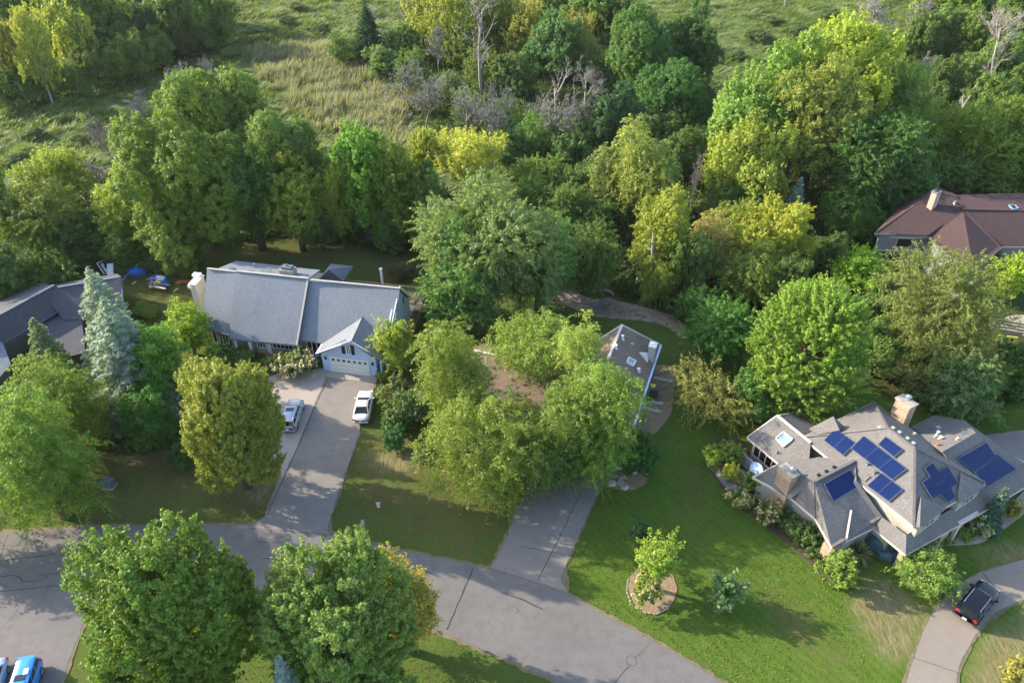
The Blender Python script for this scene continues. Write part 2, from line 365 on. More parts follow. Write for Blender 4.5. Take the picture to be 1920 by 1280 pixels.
def conifer(seed, R, Ht, dens=1.0, up=.25, leaf=.20):
    """layered spruce, base at 0, apex at Ht: whorls of drooping boughs set with needle sprays"""
    rng = np.random.default_rng(seed); P_, T_ = [], []
    nw = int(Ht * 1.9)
    for i in range(nw):
        f = (i + .5) / nw; z = Ht * (.04 + .94 * f); Lb = R * (1 - f) ** .68 * 1.02 + .12
        nb = max(5, int(13 * (1 - f) + 5))
        for b in range(nb):
            an = 6.2832 * (b + rng.uniform(-.4, .4)) / nb + i * 1.7; L = Lb * rng.uniform(.72, 1.12)
            m = max(8, int(L * 34 * dens)); t = rng.uniform(0.12, 1, m) ** .75
            w = (.10 + .42 * np.sin(np.clip(t, 0, 1) * 2.6)) * min(1, L / 2 + .35)
            s = rng.uniform(-1, 1, m) * w
            zz = z - .42 * L * t + up * L * t ** 2.2 - np.abs(s) * .35 + rng.normal(size=m) * .05
            P_.append(np.stack([math.cos(an) * L * t - math.sin(an) * s, math.sin(an) * L * t + math.cos(an) * s, zz], 1))
            dv = np.stack([np.full(m, math.cos(an)) - math.sin(an) * np.sign(s) * .7, np.full(m, math.sin(an)) + math.cos(an) * np.sign(s) * .7, np.full(m, -.1)], 1)
            T_.append(dv)
    m = int(40 * dens); P_.append(np.stack([rng.normal(size=m) * .1, rng.normal(size=m) * .1, Ht - rng.uniform(0, .9, m)], 1)); T_.append(np.tile([0, 0, 1.], (m, 1)))
    p = np.vstack(P_); T = np.vstack(T_)
    nr = unit(np.array([0, 0, .8]) + rng.normal(size=p.shape) * .5 + unit(p * [1, 1, 0]) * .3)
    return leaf_quads(rng, p, nr, leaf, .42, T)
def trunk_mb(seed, R, Ht, r0=None, limbs=6, spread=.55, lean=0.0, low=.28):
    """tapered trunk with limbs, base at 0"""
    rng = random.Random(seed); mb = MB(); r0 = r0 or max(.10, .030 * Ht)
    sway = [(rng.uniform(-.03, .03) * Ht, rng.uniform(-.03, .03) * Ht) for _ in range(4)]
    pts = [(sway[i][0] * i / 3 + lean * Ht * (i / 3) ** 1.3, sway[i][1] * i / 3, Ht * .76 * i / 3 - (.15 if i == 0 else 0)) for i in range(4)]
    mb.tube(pts, [r0 * 1.25, r0 * .85, r0 * .5, r0 * .15], 7)
    for k in range(limbs):
        f = rng.uniform(low, .72); i = min(2, int(f * 3)); g = f * 3 - i
        b = np.array(pts[i]) * (1 - g) + np.array(pts[i + 1]) * g; an = 6.283 * k / limbs + rng.uniform(-.5, .5); L = R * spread * rng.uniform(.7, 1.35)
        e = b + np.array([math.cos(an) * L, math.sin(an) * L, L * rng.uniform(.3, .8)])
        m = (b + e) / 2 + np.array([0, 0, -.12 * L])
        mb.tube([b, m, e], [r0 * .42 * (1 - f * .5), r0 * .26, r0 * .07], 5)
        for q in range(2):
            e2 = m + (e - m) * rng.uniform(.1, .6) + np.array([rng.uniform(-1, 1), rng.uniform(-1, 1), rng.uniform(.2, .8)]) * L * .4
            mb.tube([m, e2], [r0 * .16, r0 * .04], 4)
    return mb
def bare_mb(seed, R, Ht, r0, depth=4, twig=1.0, lean=0.0, nfirst=7):
    """leafless tree: branching tapered tubes"""
    rng = random.Random(seed); mb = MB()
    def grow(p, d, L, r, lev):
        k = 3; pts = [p]
        for i in range(k):
            d = d + np.array([rng.uniform(-.16, .16), rng.uniform(-.16, .16), rng.uniform(-.02, .12)]); d = d / np.linalg.norm(d)
            pts.append(pts[-1] + d * L / k)
        mb.tube(pts, [r, r * .8, r * .6, r * .4], 5 if lev == 0 else (4 if lev < 2 else 3))
        if lev >= depth: return
        nb = nfirst if lev == 0 else rng.randint(3, 5)
        for b in range(nb):
            f = rng.uniform(.35 if lev == 0 else .2, 1.0); i = min(k - 1, int(f * k)); q = pts[i] * (1 - (f * k - i)) + pts[i + 1] * (f * k - i)
            side = unit(np.array([rng.gauss(0, 1), rng.gauss(0, 1), rng.gauss(0, .45)])); dd = unit(d * .65 + side * .85 + np.array([0, 0, .25]))
            grow(q, dd, L * rng.uniform(.42, .66) * (R / Ht * 1.7 if lev == 0 else 1), max(r * rng.uniform(.38, .52), .034), lev + 1)
    grow(np.array([0, 0, -.1]), np.array([lean, 0, 1.0]), Ht * .8, r0, 0)
    return mb
MESH = {}
def proto(style, var):
    """shared crown meshes for plants farther off, 5 m radius, 5.5 m half height"""
    key = (style, var)
    if key not in MESH:
        if style == 'spruce': MESH[key] = quadmesh('spruce_crown', conifer(900 + var, 3.0, 12.0, .75, leaf=.26))
        else: MESH[key] = quadmesh(style + '_crown', crown(700 + var * 13 + len(style), 5.0, 5.5, style, .72, 1.3, 0.0, (.62, 1.28)))
    return MESH[key]
def trunk_proto(var, mat):
    key = ('trunk', var, mat)
    if key not in MESH: MESH[key] = trunk_mb(300 + var, 5.0, 10.0, .26).mesh('trunk', MAT[mat], smooth=True)
    return MESH[key]
def fit(cx, top, bot, hw, clear=None, h0=0.0):
    """an ellipsoid (centre, R, Rz) that fills the box cx+-hw, top..bot of the photograph"""
    cy = (top + bot) / 2; hc = 4.0
    for _ in range(8):
        c = P(cx, cy, hc); s = proj(c)[2]; R = hw / s
        dep = math.atan2(HC - hc, c[1]); a = (bot - top) / 2 / s
        v = (a * a - (R * math.sin(dep)) ** 2)
        Rz = math.sqrt(v) / math.cos(dep) if v > 0 else .45 * R
        Rz = min(max(Rz, .45 * R), 3.2 * R)
        b = clear if clear is not None else max(.2, .16 * Rz)
        hc = h0 + b + Rz * .96
    return c, R, Rz
rs = random.Random(5)
SEED = [100]
def plant(name, mesh, root, color, loc, scale=(1, 1, 1), rz=0.0):
    o = bpy.data.objects.new(name, mesh); COL.objects.link(o); o.parent = root; o.location = loc; o.scale = scale; o.rotation_euler = (0, 0, rz)
    o.color = (*[x * LEAFK for x in color], 1); return o
LEAFK = 1.85
C = dict(green=(.102, .150, .027), mid=(.104, .148, .031), dark=(.080, .122, .030), deep=(.068, .106, .029), yg=(.155, .188, .031), gold=(.168, .196, .033),
         lime=(.140, .195, .026), bright=(.092, .165, .027), olive=(.130, .138, .032), sage=(.115, .152, .055), blue=(.135, .185, .165), bronze=(.150, .162, .032),
         orange=(.30, .16, .04), grey=(.10, .125, .075), pale=(.16, .19, .06), tan=(.26, .19, .07))
def tree(label, cx, top, bot, hw, style='oak', col='mid', clear=None, name='broadleaf_tree', group=None, near=None, bark='bark', cat='tree', dens=1.0, holes=0.0, var=None):
    SEED[0] += 1; sd = SEED[0]
    c, R, Rz = fit(cx, top, bot, hw, clear)
    r = thing(name, label, cat, (c[0], c[1], 0), group)
    color = C[col] if isinstance(col, str) else col
    k = rs.uniform(.92, 1.08); color = (color[0] * k * .96, color[1] * k * 1.02, color[2] * k)
    Ht = c[2] + Rz
    if near is None: near = bot > 560 and hw > 45
    rz = rs.uniform(0, 6.28)
    if near:
        plant('crown', quadmesh('crown', crown(sd, R, Rz, style, dens, 1.0 if bot > 700 else 1.12, holes)), r, color, (0, 0, c[2]))
        tm = trunk_mb(sd, R, Ht).mesh('trunk', MAT[bark], smooth=True); plant('trunk', tm, r, color, (0, 0, 0))
    else:
        v = sd % 4 if var is None else var
        ax_ = rs.uniform(.88, 1.14); plant('crown', proto(style, v), r, color, (0, 0, c[2]), (R / 5 * ax_, R / 5 / ax_, Rz / 5.5 * rs.uniform(.95, 1.1)), rz)
        plant('trunk', trunk_proto(sd % 2, bark), r, color, (0, 0, 0), (R / 5, R / 5, Ht / 10), rz)
    return r
def shrub(label, cx, top, bot, hw, style='shrub', col='mid', name='shrub', group=None, cat='shrub', near=None, clear=.02, dens=1.0, holes=0.0):
    SEED[0] += 1; sd = SEED[0]
    c, R, Rz = fit(cx, top, bot, hw, clear)
    color = C[col] if isinstance(col, str) else col
    me = quadmesh('shrub', crown(sd, R, Rz, style, dens, 1.0, holes)) if (near or (near is None and bot > 640)) else None
    o = bpy.data.objects.new(name, me or proto('dense', sd % 3)); COL.objects.link(o)
    o.location = c; o.color = (*[x * LEAFK for x in color], 1)
    if me is None: o.scale = (R / 5, R / 5, Rz / 5.5); o.rotation_euler = (0, 0, rs.uniform(0, 6.28))
    return tag(o, label, cat, group)
def stand(cx, top, by, f):
    bx = cx
    for _ in range(6):
        b = P(bx, by, 0); lo, hi = .5, 40.
        for _k in range(40):
            m = (lo + hi) / 2
            if proj(b + [0, 0, m])[1] > top: lo = m
            else: hi = m
        bx += cx - proj(b + [0, 0, lo * f])[0]
    return b, lo
def spruce(label, cx, top, by, hw, col='blue', name='spruce_tree', group=None, near=True, up=.25, bark='bark'):
    """by = picture y of the foot of the tree"""
    SEED[0] += 1; sd = SEED[0]
    b, lo = stand(cx, top, by, .95)
    Ht = lo; R = hw / proj(b + [0, 0, Ht * .2])[2]
    r = thing(name, label, 'tree', b, group); color = C[col] if isinstance(col, str) else col
    if near: plant('crown', quadmesh('spruce_crown', conifer(sd, R, Ht, 1.45, up)), r, color, (0, 0, 0))
    else: plant('crown', proto('spruce', sd % 2), r, color, (0, 0, 0), (R / 3, R / 3, Ht / 12), rs.uniform(0, 6))
    mb = MB(); mb.tube([(0, 0, -.1), (0, 0, Ht * .95)], [.022 * Ht, .02], 7); plant('trunk', mb.mesh('trunk', MAT[bark], smooth=True), r, color, (0, 0, 0))
    return r
def bare(label, cx, top, by, hw, mat='dead wood', group=None, lean=0.0, depth=4, r0=None, name='dead_tree', shared=None, cat='dead tree', nfirst=11, twig=1.0):
    SEED[0] += 1; sd = SEED[0]
    b, lo = stand(cx, top, by, .6)
    Ht = lo; R = hw / proj(b + [0, 0, Ht * .6])[2]
    if shared is not None:
        key = ('bare', shared, mat)
        if key not in MESH: MESH[key] = bare_mb(40 + shared, 3.2, 9.0, .15, 4, 1.2, 0.0, 12).mesh('bare', MAT[mat], smooth=True)
        o = bpy.data.objects.new(name, MESH[key]); o.scale = (R / 3.2, R / 3.2, Ht / 9); o.rotation_euler = (0, 0, rs.uniform(0, 6.28))
    else:
        o = bpy.data.objects.new(name, bare_mb(sd, R, Ht, r0 or .02 * Ht, depth, twig, lean, nfirst).mesh('bare', MAT[mat], smooth=True))
    COL.objects.link(o); o.location = b
    return tag(o, label, cat, group)
# ---------------------------------------------------------------- the ground
def inpoly(X, Y, poly):
    r = np.zeros(X.shape, bool); n = len(poly)
    for i in range(n):
        x1, y1 = poly[i]; x2, y2 = poly[(i + 1) % n]
        c = ((y1 > Y) != (y2 > Y)) & (X < (x2 - x1) * (Y - y1) / (y2 - y1 + 1e-12) + x1); r ^= c
    return r
def gp(pts): return [tuple(P(x, y)[:2]) for x, y in pts]
_T = np.random.default_rng(3).uniform(0, 1, (64, 64))
def vnoise(X, Y, s):
    x = X / s; y = Y / s; i = np.floor(x).astype(int); j = np.floor(y).astype(int); fx = x - i; fy = y - j
    fx = fx * fx * (3 - 2 * fx); fy = fy * fy * (3 - 2 * fy); g = lambda a, b: _T[a % 64, b % 64]
    return (g(i, j) * (1 - fx) + g(i + 1, j) * fx) * (1 - fy) + (g(i, j + 1) * (1 - fx) + g(i + 1, j + 1) * fx) * fy
def fbm(X, Y, s): return .5 * vnoise(X, Y, s) + .28 * vnoise(X + 31, Y + 7, s / 2.1) + .22 * vnoise(X + 5, Y + 77, s / 4.3)
def soft(X, Y, poly, w):
    """1 inside a picture-drawn region, with a ragged soft edge w metres wide"""
    q = gp(poly); a = np.zeros(X.shape)
    for k in range(6):
        jx = (fbm(X + 17 * k, Y, w * 1.5) - .5) * 3 * w + math.cos(k * 1.05) * w * .5; jy = (fbm(X, Y + 13 * k, w * 1.5) - .5) * 3 * w + math.sin(k * 1.05) * w * .5
        a += inpoly(X + jx, Y + jy, q)
    return a / 6
MARSH = [(-700, 470), (0, 400), (120, 385), (200, 400), (330, 430), (480, 425), (640, 425), (800, 440), (1000, 400), (1250, 400), (1500, 380), (1640, 360), (1920, 330), (2700, 300), (9000, -360), (-9000, -360)]
REED = [(470, 95), (600, 80), (700, 100), (770, 150), (790, 210), (755, 250), (640, 262), (560, 215), (490, 150)]
REED2 = [(640, 250), (760, 245), (800, 330), (700, 330)]
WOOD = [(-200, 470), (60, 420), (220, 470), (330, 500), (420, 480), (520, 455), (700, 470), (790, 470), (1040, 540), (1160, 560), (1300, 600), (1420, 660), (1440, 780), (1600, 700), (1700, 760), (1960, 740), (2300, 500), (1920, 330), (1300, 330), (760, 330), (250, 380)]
DRY = [[(165, 800), (340, 790), (350, 870), (520, 880), (505, 960), (360, 985), (180, 985), (150, 900)],
       [(640, 850), (720, 790), (830, 830), (900, 900), (960, 950), (900, 1045), (760, 1000), (650, 960)],
       [(450, 470), (600, 450), (780, 470), (790, 540), (700, 530), (600, 500), (440, 490)],
       [(240, 520), (360, 500), (380, 560), (250, 590)], [(1283, 1012), (1298, 860), (1320, 858), (1306, 1012)], [(1420, 1100), (1500, 1130), (1600, 1250), (1560, 1260), (1460, 1170)]]
BARE = [[(1590, 1130), (1650, 1075), (1700, 1110), (1745, 1150), (1715, 1230), (1660, 1235), (1615, 1190)],
        [(1800, 1300), (1850, 1200), (1960, 1130), (1960, 1300)], [(1830, 1040), (1940, 1020), (1940, 1060), (1850, 1062)],
        [(210, 820), (330, 780), (350, 840), (230, 870)], [(440, 900), (520, 890), (500, 945), (450, 945)], [(690, 850), (800, 840), (780, 880), (700, 890)]]
LUSH = [(1060, 1100), (1140, 900), (1260, 800), (1500, 690), (1920, 740), (1920, 1300), (1400, 1300)]
xs = np.concatenate([-np.geomspace(2600, 132, 12), np.arange(-130, 130.1, .62), np.geomspace(132, 2600, 12)])
ys = np.concatenate([[-600, -200, -60, 0, 15], np.arange(22, 110, .55), np.arange(110, 330, .9), np.geomspace(332, 4500, 14)])
X, Y = np.meshgrid(xs, ys)
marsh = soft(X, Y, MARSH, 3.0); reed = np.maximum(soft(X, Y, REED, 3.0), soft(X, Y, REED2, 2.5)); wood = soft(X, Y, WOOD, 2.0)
dry = np.max([soft(X, Y, p, 1.6) for p in DRY], 0); bar = np.max([soft(X, Y, p, 1.2) for p in BARE], 0); lush = soft(X, Y, LUSH, 1.5)
lump = (fbm(X, Y, 4.2) - .5) * 2.6 + (fbm(X, Y, 13.0) - .5) * 1.8
inner = (np.abs(X) < 130) & (Y < 330)
Z = np.where(inner, marsh * lump * .8, 0) + (1 - marsh) * (fbm(X, Y, 5.0) - .5) * .06 * inner
Z = Z - .04
ny, nx = X.shape
idx = np.arange(nx * ny).reshape(ny, nx)
Fq = np.stack([idx[:-1, :-1], idx[:-1, 1:], idx[1:, 1:], idx[1:, :-1]], -1).reshape(-1, 4)
me = npmesh('ground', np.stack([X, Y, Z], -1).reshape(-1, 3), Fq, 4)
me.polygons.foreach_set('use_smooth', [True] * len(me.polygons))
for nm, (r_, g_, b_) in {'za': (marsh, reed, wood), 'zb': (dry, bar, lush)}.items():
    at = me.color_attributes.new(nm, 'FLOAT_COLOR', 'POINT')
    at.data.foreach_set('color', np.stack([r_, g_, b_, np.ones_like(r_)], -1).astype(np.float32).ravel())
def groundmat():
    m, t, b = nodes('ground cover'); co = ocoord(t)
    A = N(t, 'ShaderNodeVertexColor', layer_name='za'); B = N(t, 'ShaderNodeVertexColor', layer_name='zb')
    sa = N(t, 'ShaderNodeSeparateColor'); t.links.new(A.outputs[0], sa.inputs[0]); sb = N(t, 'ShaderNodeSeparateColor'); t.links.new(B.outputs[0], sb.inputs[0])
    big = noise(t, .11, 4, .6, co, .5); med = noise(t, .75, 4, .65, co, .3); fine = noise(t, 4.5, 3, .75, co); vf = noise(t, 16, 2, .8, co)
    lawn = mixc(t, ramp(t, big, .32, .68), (.062, .108, .020), (.096, .134, .027))
    lawn = mixc(t, ramp(t, med, .40, .72), lawn, (.085, .105, .026))
    lush = mixc(t, ramp(t, med, .3, .7), (.050, .104, .012), (.082, .142, .018))
    wv = N(t, 'ShaderNodeTexWave', wave_type='BANDS', bands_direction='X'); mp = N(t, 'ShaderNodeMapping'); mp.inputs['Rotation'].default_value = (0, 0, math.radians(-38))
    t.links.new(co, mp.inputs[0]); t.links.new(mp.outputs[0], wv.inputs['Vector']); wv.inputs['Scale'].default_value = .42; wv.inputs['Distortion'].default_value = 4.0; wv.inputs['Detail'].default_value = 2; wv.inputs['Detail Scale'].default_value = .6
    lush = mixc(t, math_(t, 'MULTIPLY', wv.outputs['Fac'], .42), lush, (.115, .152, .030))
    c = mixc(t, sb.outputs['Blue'], lawn, lush)
    dryc = mixc(t, ramp(t, med, .35, .68), (.085, .088, .026), (.135, .105, .050))
    c = mixc(t, math_(t, 'MULTIPLY', sb.outputs['Red'], ramp(t, noise(t, .35, 4, .7, co), .30, .62)), c, dryc)
    # thinned, raked-over turf: straw showing in streaks
    st = N(t, 'ShaderNodeMapping'); st.inputs['Scale'].default_value = (2.2, .35, 1); st.inputs['Rotation'].default_value = (0, 0, math.radians(20)); t.links.new(co, st.inputs[0])
    straw = mixc(t, ramp(t, noise(t, 2.0, 4, .75, st.outputs[0]), .35, .62), (.090, .105, .034), (.27, .21, .12))
    c = mixc(t, math_(t, 'MULTIPLY', sb.outputs['Green'], .85), c, straw)
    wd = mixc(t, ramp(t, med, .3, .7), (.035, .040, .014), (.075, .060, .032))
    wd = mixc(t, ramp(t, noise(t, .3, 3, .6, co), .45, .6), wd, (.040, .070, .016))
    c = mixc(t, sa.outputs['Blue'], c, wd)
    ms = mixc(t, ramp(t, med, .3, .7), (.050, .090, .022), (.095, .135, .036)); ms = mixc(t, ramp(t, big, .42, .66), ms, (.125, .150, .055))
    c = mixc(t, sa.outputs['Red'], c, ms)
    rd = mixc(t, ramp(t, med, .3, .7), (.11, .12, .05), (.19, .17, .10)); c = mixc(t, math_(t, 'MULTIPLY', sa.outputs['Green'], .9), c, rd)
    v = math_(t, 'ADD', .60, math_(t, 'ADD', math_(t, 'MULTIPLY', fine, .42), math_(t, 'MULTIPLY', vf, .42)))
    hs = N(t, 'ShaderNodeHueSaturation'); t.links.new(c, hs.inputs['Color']); t.links.new(v, hs.inputs['Value'])
    t.links.new(hs.outputs[0], b.inputs['Base Color']); b.inputs['Roughness'].default_value = .95; b.inputs['Specular IOR Level'].default_value = .1
    bump(t, b, math_(t, 'ADD', math_(t, 'MULTIPLY', fine, .6), math_(t, 'MULTIPLY', vf, .5)), .9, .16)
    MAT['ground'] = m
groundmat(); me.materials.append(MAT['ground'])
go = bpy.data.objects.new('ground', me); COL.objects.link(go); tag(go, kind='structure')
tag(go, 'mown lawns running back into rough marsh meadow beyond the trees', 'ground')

def smooth(poly, k=4, jit=0.0, seed=1):
    """Catmull-Rom through the points, a little ragged"""
    rng = random.Random(seed); n = len(poly); out = []
    p = [np.array(q, float) for q in poly]
    for i in range(n):
        a, b, c, d = p[i - 1], p[i], p[(i + 1) % n], p[(i + 2) % n]
        for j in range(k):
            u = j / k; q = .5 * (2 * b + (c - a) * u + (2 * a - 5 * b + 4 * c - d) * u * u + (3 * b - a - 3 * c + d) * u ** 3)
            out.append((q[0] + rng.uniform(-jit, jit), q[1] + rng.uniform(-jit, jit)))
    return out
def dense(poly, step=.5, jit=.06, seed=2):
    rng = random.Random(seed); out = []
    for i in range(len(poly)):
        a = np.array(poly[i], float); b = np.array(poly[(i + 1) % len(poly)], float); n = max(1, int(np.linalg.norm(b - a) / step))
        for j in range(n):
            q = a + (b - a) * j / n; out.append((q[0] + rng.uniform(-jit, jit), q[1] + rng.uniform(-jit, jit)))
    return out
def hull_in(poly, d):
    """plan polygon moved inwards by d"""
    n = len(poly); p = [np.array(q[:2], float) for q in poly]; A = sum(p[i][0] * p[(i + 1) % n][1] - p[(i + 1) % n][0] * p[i][1] for i in range(n))
    s = 1 if A > 0 else -1; out = []
    for i in range(n):
        a, b, c = p[i - 1], p[i], p[(i + 1) % n]; d1 = unit(b - a); d2 = unit(c - b)
        n1 = np.array([-d1[1], d1[0]]) * s; n2 = np.array([-d2[1], d2[0]]) * s; m = n1 + n2; k = max(.35, np.dot(m, m) / 2)
        out.append(b + m * d / k)
    return out
def sheet(name, pts, z, mat, label, cat, sm=0, jit=.07, extra=None, mats=None, up=None, th=.12):
    q = gp(pts)
    if sm: q = smooth(q, sm)
    q = dense(q, .45, jit)
    mb = MB(); k = len(q); vs = [(x, y, z) for x, y in q] + [(x, y, z - th) for x, y in q]
    mb.add(vs, [tuple(range(k))] + [(i, k + i, k + (i + 1) % k, (i + 1) % k) for i in range(k)])
    if extra: extra(mb)
    o = mb.build(name, mats or MAT[mat]); return tag(o, label, cat, kind='structure')
def strip(mb, pts, w, z, mi, wob=.05, seed=1):
    """flat ribbon through picture points"""
    rng = random.Random(seed); q = gp(pts); r = []
    for i in range(len(q) - 1):
        a = np.array(q[i]); b = np.array(q[i + 1]); n = max(2, int(np.linalg.norm(b - a) / .5))
        r += [a + (b - a) * j / n + np.array([rng.uniform(-wob, wob), rng.uniform(-wob, wob)]) for j in range(n)]
    r.append(np.array(q[-1])); L, Rr = [], []
    for i, p in enumerate(r):
        d = r[min(i + 1, len(r) - 1)] - r[max(i - 1, 0)]; d = d / (np.linalg.norm(d) + 1e-9); nn = np.array([-d[1], d[0]]) * w / 2 * rng.uniform(.6, 1.25)
        L.append((*(p + nn), z)); Rr.append((*(p - nn), z))
    k = len(r); mb.add(L + Rr, [(k + i, k + i + 1, i + 1, i) for i in range(k - 1)], mi)
def road_extra(mb):
    z = .026
    for i, (pts, w) in enumerate([([(887, 1066), (868, 1110), (851, 1150), (838, 1180)], .16), ([(762, 1061), (812, 1076)], .10), ([(768, 1093), (802, 1103)], .10),
        ([(942, 1110), (980, 1124), (1018, 1142)], .12), ([(968, 1138), (974, 1146), (966, 1148)], .06), ([(0, 1050), (50, 1046), (106, 1038)], .11),
        ([(58, 1017), (90, 1011), (125, 1009)], .08), ([(15, 1002), (8, 1020), (0, 1047)], .12), ([(163, 990), (167, 1005), (169, 1025), (166, 1050), (160, 1072), (155, 1088), (151, 1096)], .14),
        ([(182, 988), (174, 998), (168, 1008)], .10), ([(169, 1034), (200, 1033)], .10), ([(166, 1056), (172, 1064), (164, 1072)], .07), ([(0, 1081), (28, 1078), (38, 1082), (42, 1090), (70, 1089), (84, 1085), (90, 1079)], .10),
        ([(70, 1078), (92, 1077), (122, 1073)], .07), ([(0, 1093), (14, 1099)], .09), ([(0, 1109), (70, 1101), (150, 1094)], .10), ([(92, 1101), (77, 1120)], .05), ([(478, 1016), (520, 1017)], .09), ([(492, 1047), (515, 1047)], .09),
        ([(1152, 1280), (1172, 1256), (1180, 1248)], .07), ([(1190, 1234), (1220, 1205)], .035), ([(50, 1120), (20, 1160), (0, 1180)], .05)]):
        strip(mb, pts, w * .75, z, 1, .03, i + 1)
    c = P(1184, 1238)
    ring = [(c[0] + math.cos(a / 20 * 6.2832) * r, c[1] + math.sin(a / 20 * 6.2832) * r, z + .001) for r in (.44, .41) for a in range(20)]
    mb.add(ring, [(a, (a + 1) % 20, 20 + (a + 1) % 20, 20 + a) for a in range(20)], 1)
sheet('road', [(-160, 1030), (-30, 1002), (60, 993), (170, 987), (330, 985), (480, 983), (612, 998), (690, 1017), (800, 1041), (925, 1067), (1060, 1111), (1130, 1150), (1250, 1215), (1370, 1290), (1480, 1380),
      (1180, 1390), (1043, 1277), (962, 1239), (909, 1219), (848, 1192), (814, 1178), (700, 1150), (560, 1125), (400, 1110), (230, 1120), (165, 1140), (148, 1190), (128, 1240), (100, 1320), (60, 1390), (-300, 1390)],
      .02, 'asphalt', 'grey asphalt street with tarred cracks widening into a parking area', 'road', extra=road_extra, mats=[MAT['asphalt'], MAT['tar']])
def d1(mb): strip(mb, [(614, 712), (592, 758), (560, 835), (528, 905), (500, 965)], .09, .036, 1, .01)
sheet('driveway', [(600, 708), (705, 709), (694, 748), (676, 800), (650, 880), (622, 965), (614, 985), (618, 1000), (560, 996), (470, 988), (496, 968), (530, 880), (541, 845), (516, 862), (500, 830), (510, 715)], .03,
      'drive asphalt', 'long asphalt driveway leading up to the white garage', 'driveway', extra=d1, mats=[MAT['drive asphalt'], MAT['tar']])
sheet('parking_lane', [(504, 708), (520, 700), (612, 690), (608, 712), (590, 756), (557, 836), (530, 896), (526, 880), (541, 845), (516, 862), (500, 830)], .036, 'concrete', 'pale concrete parking lane beside the white garage driveway', 'driveway')
sheet('garage_apron', [(609, 694), (709, 707), (704, 718), (607, 706)], .042, 'concrete', 'pale concrete apron in front of the white garage door', 'apron', jit=.01)
def d2(mb):
    strip(mb, [(1108, 880), (1060, 985), (1008, 1088)], .06, .036, 1, .01); strip(mb, [(975, 1024), (1085, 1044)], .05, .036, 1, .01)
sheet('driveway', [(985, 925), (1010, 860), (1155, 800), (1140, 880), (1100, 970), (1060, 1060), (1052, 1085), (1064, 1112), (1000, 1088), (920, 1064), (940, 1030)], .03, 'drive asphalt', 'middle driveway with tyre tracks running under the big locust tree', 'driveway', extra=d2, mats=[MAT['drive asphalt'], MAT['tar']])
def d3(mb): strip(mb, [(1842, 1074), (1862, 1097)], .10, .036, 1, .01); strip(mb, [(1866, 1101), (1885, 1122)], .03, .036, 1, .02); strip(mb, [(1712, 1232), (1800, 1262)], .04, .036, 1, .02)
sheet('driveway', [(1680, 1330), (1700, 1275), (1715, 1230), (1738, 1170), (1765, 1128), (1806, 1092), (1845, 1071), (1925, 1047), (2040, 1020), (2040, 1100), (1925, 1122), (1880, 1141), (1848, 1165), (1820, 1205), (1798, 1250), (1780, 1330)], .03, 'tan drive',
      'curved tan driveway under the black car', 'driveway', sm=3, extra=d3, mats=[MAT['tan drive'], MAT['tar']])
sheet('driveway', [(1815, 830), (1850, 815), (1930, 804), (2050, 800), (2060, 900), (1930, 890), (1890, 850)], .03, 'drive asphalt', 'grey driveway behind the garage wing of the solar roofed house', 'driveway')
sheet('path', [(1722, 1040), (1730, 1029), (1752, 1020), (1770, 1008), (1792, 1005), (1825, 1007), (1850, 990), (1880, 968), (1902, 938), (1930, 915), (1930, 952), (1890, 985), (1860, 1006), (1835, 1018), (1800, 1021), (1770, 1022), (1750, 1032), (1735, 1042)], .03, 'concrete', 'pale winding concrete path along the solar roofed house front', 'path', sm=2, jit=.02)
sheet('mulch_bed', [(1190, 700), (1240, 685), (1268, 692), (1262, 740), (1258, 775), (1240, 800), (1215, 820), (1190, 810)], .024, 'wood chips', 'wood chip bed with timbers beside the brown roofed house', 'mulch bed', sm=3)
sheet('mulch_bed', [(1128, 905), (1138, 878), (1170, 860), (1205, 880), (1216, 892), (1205, 910), (1180, 918), (1150, 915)], .024, 'wood chips', 'round wood chip bed with stones beside the middle driveway', 'mulch bed', sm=3)
sheet('mulch_bed', [(1176, 1100), (1185, 1075), (1205, 1055), (1200, 1020), (1215, 1000), (1235, 1040), (1262, 1080), (1268, 1110), (1255, 1138), (1225, 1150), (1195, 1140)], .024, 'wood chips', 'kidney shaped island bed edged in stone on the lawn', 'mulch bed', sm=3)
sheet('mulch_bed', [(1320, 850), (1350, 820), (1400, 830), (1420, 900), (1415, 940), (1480, 990), (1560, 1050), (1610, 1050), (1600, 1085), (1560, 1095), (1490, 1030), (1400, 960), (1350, 910)], .024, 'dark mulch', 'dark mulch bed wrapping round the solar roofed house', 'mulch bed', sm=3)
sheet('gravel_bed', [(1322, 862), (1345, 850), (1375, 875), (1400, 885), (1392, 915), (1365, 915), (1340, 890)], .03, 'gravel', 'grey gravel patch under the garden shrubs', 'gravel bed', sm=3)
sheet('mulch_bed', [(1700, 1030), (1780, 1000), (1850, 960), (1880, 925), (1905, 925), (1890, 955), (1850, 990), (1800, 1006), (1740, 1024)], .022, 'dark mulch', 'dark mulch bed between the house front and the winding path', 'mulch bed', sm=3)
sheet('creek_bed', [(1030, 560), (1060, 553), (1120, 580), (1160, 566), (1200, 575), (1255, 590), (1290, 615), (1300, 632), (1280, 634), (1250, 612), (1200, 600), (1150, 597), (1105, 590), (1060, 572)], .024, 'creek silt', 'dry creek bed of washed silt and sticks behind the brown roof', 'creek bed', sm=3, jit=.15)
sheet('mud_flat', [(1030, 545), (1045, 541), (1085, 550), (1110, 562), (1140, 558), (1155, 564), (1160, 572), (1135, 570), (1142, 585), (1148, 592), (1128, 592), (1118, 580), (1100, 572), (1060, 562)], .034, 'creek mud', 'smooth grey mud pool drying in the creek bed', 'mud', sm=2, jit=.05)
sheet('forecourt', [(1880, 600), (1905, 590), (1960, 600), (1960, 640), (1905, 622)], .024, 'concrete', 'pink gravel forecourt beside the maroon roofed house', 'path', sm=2)

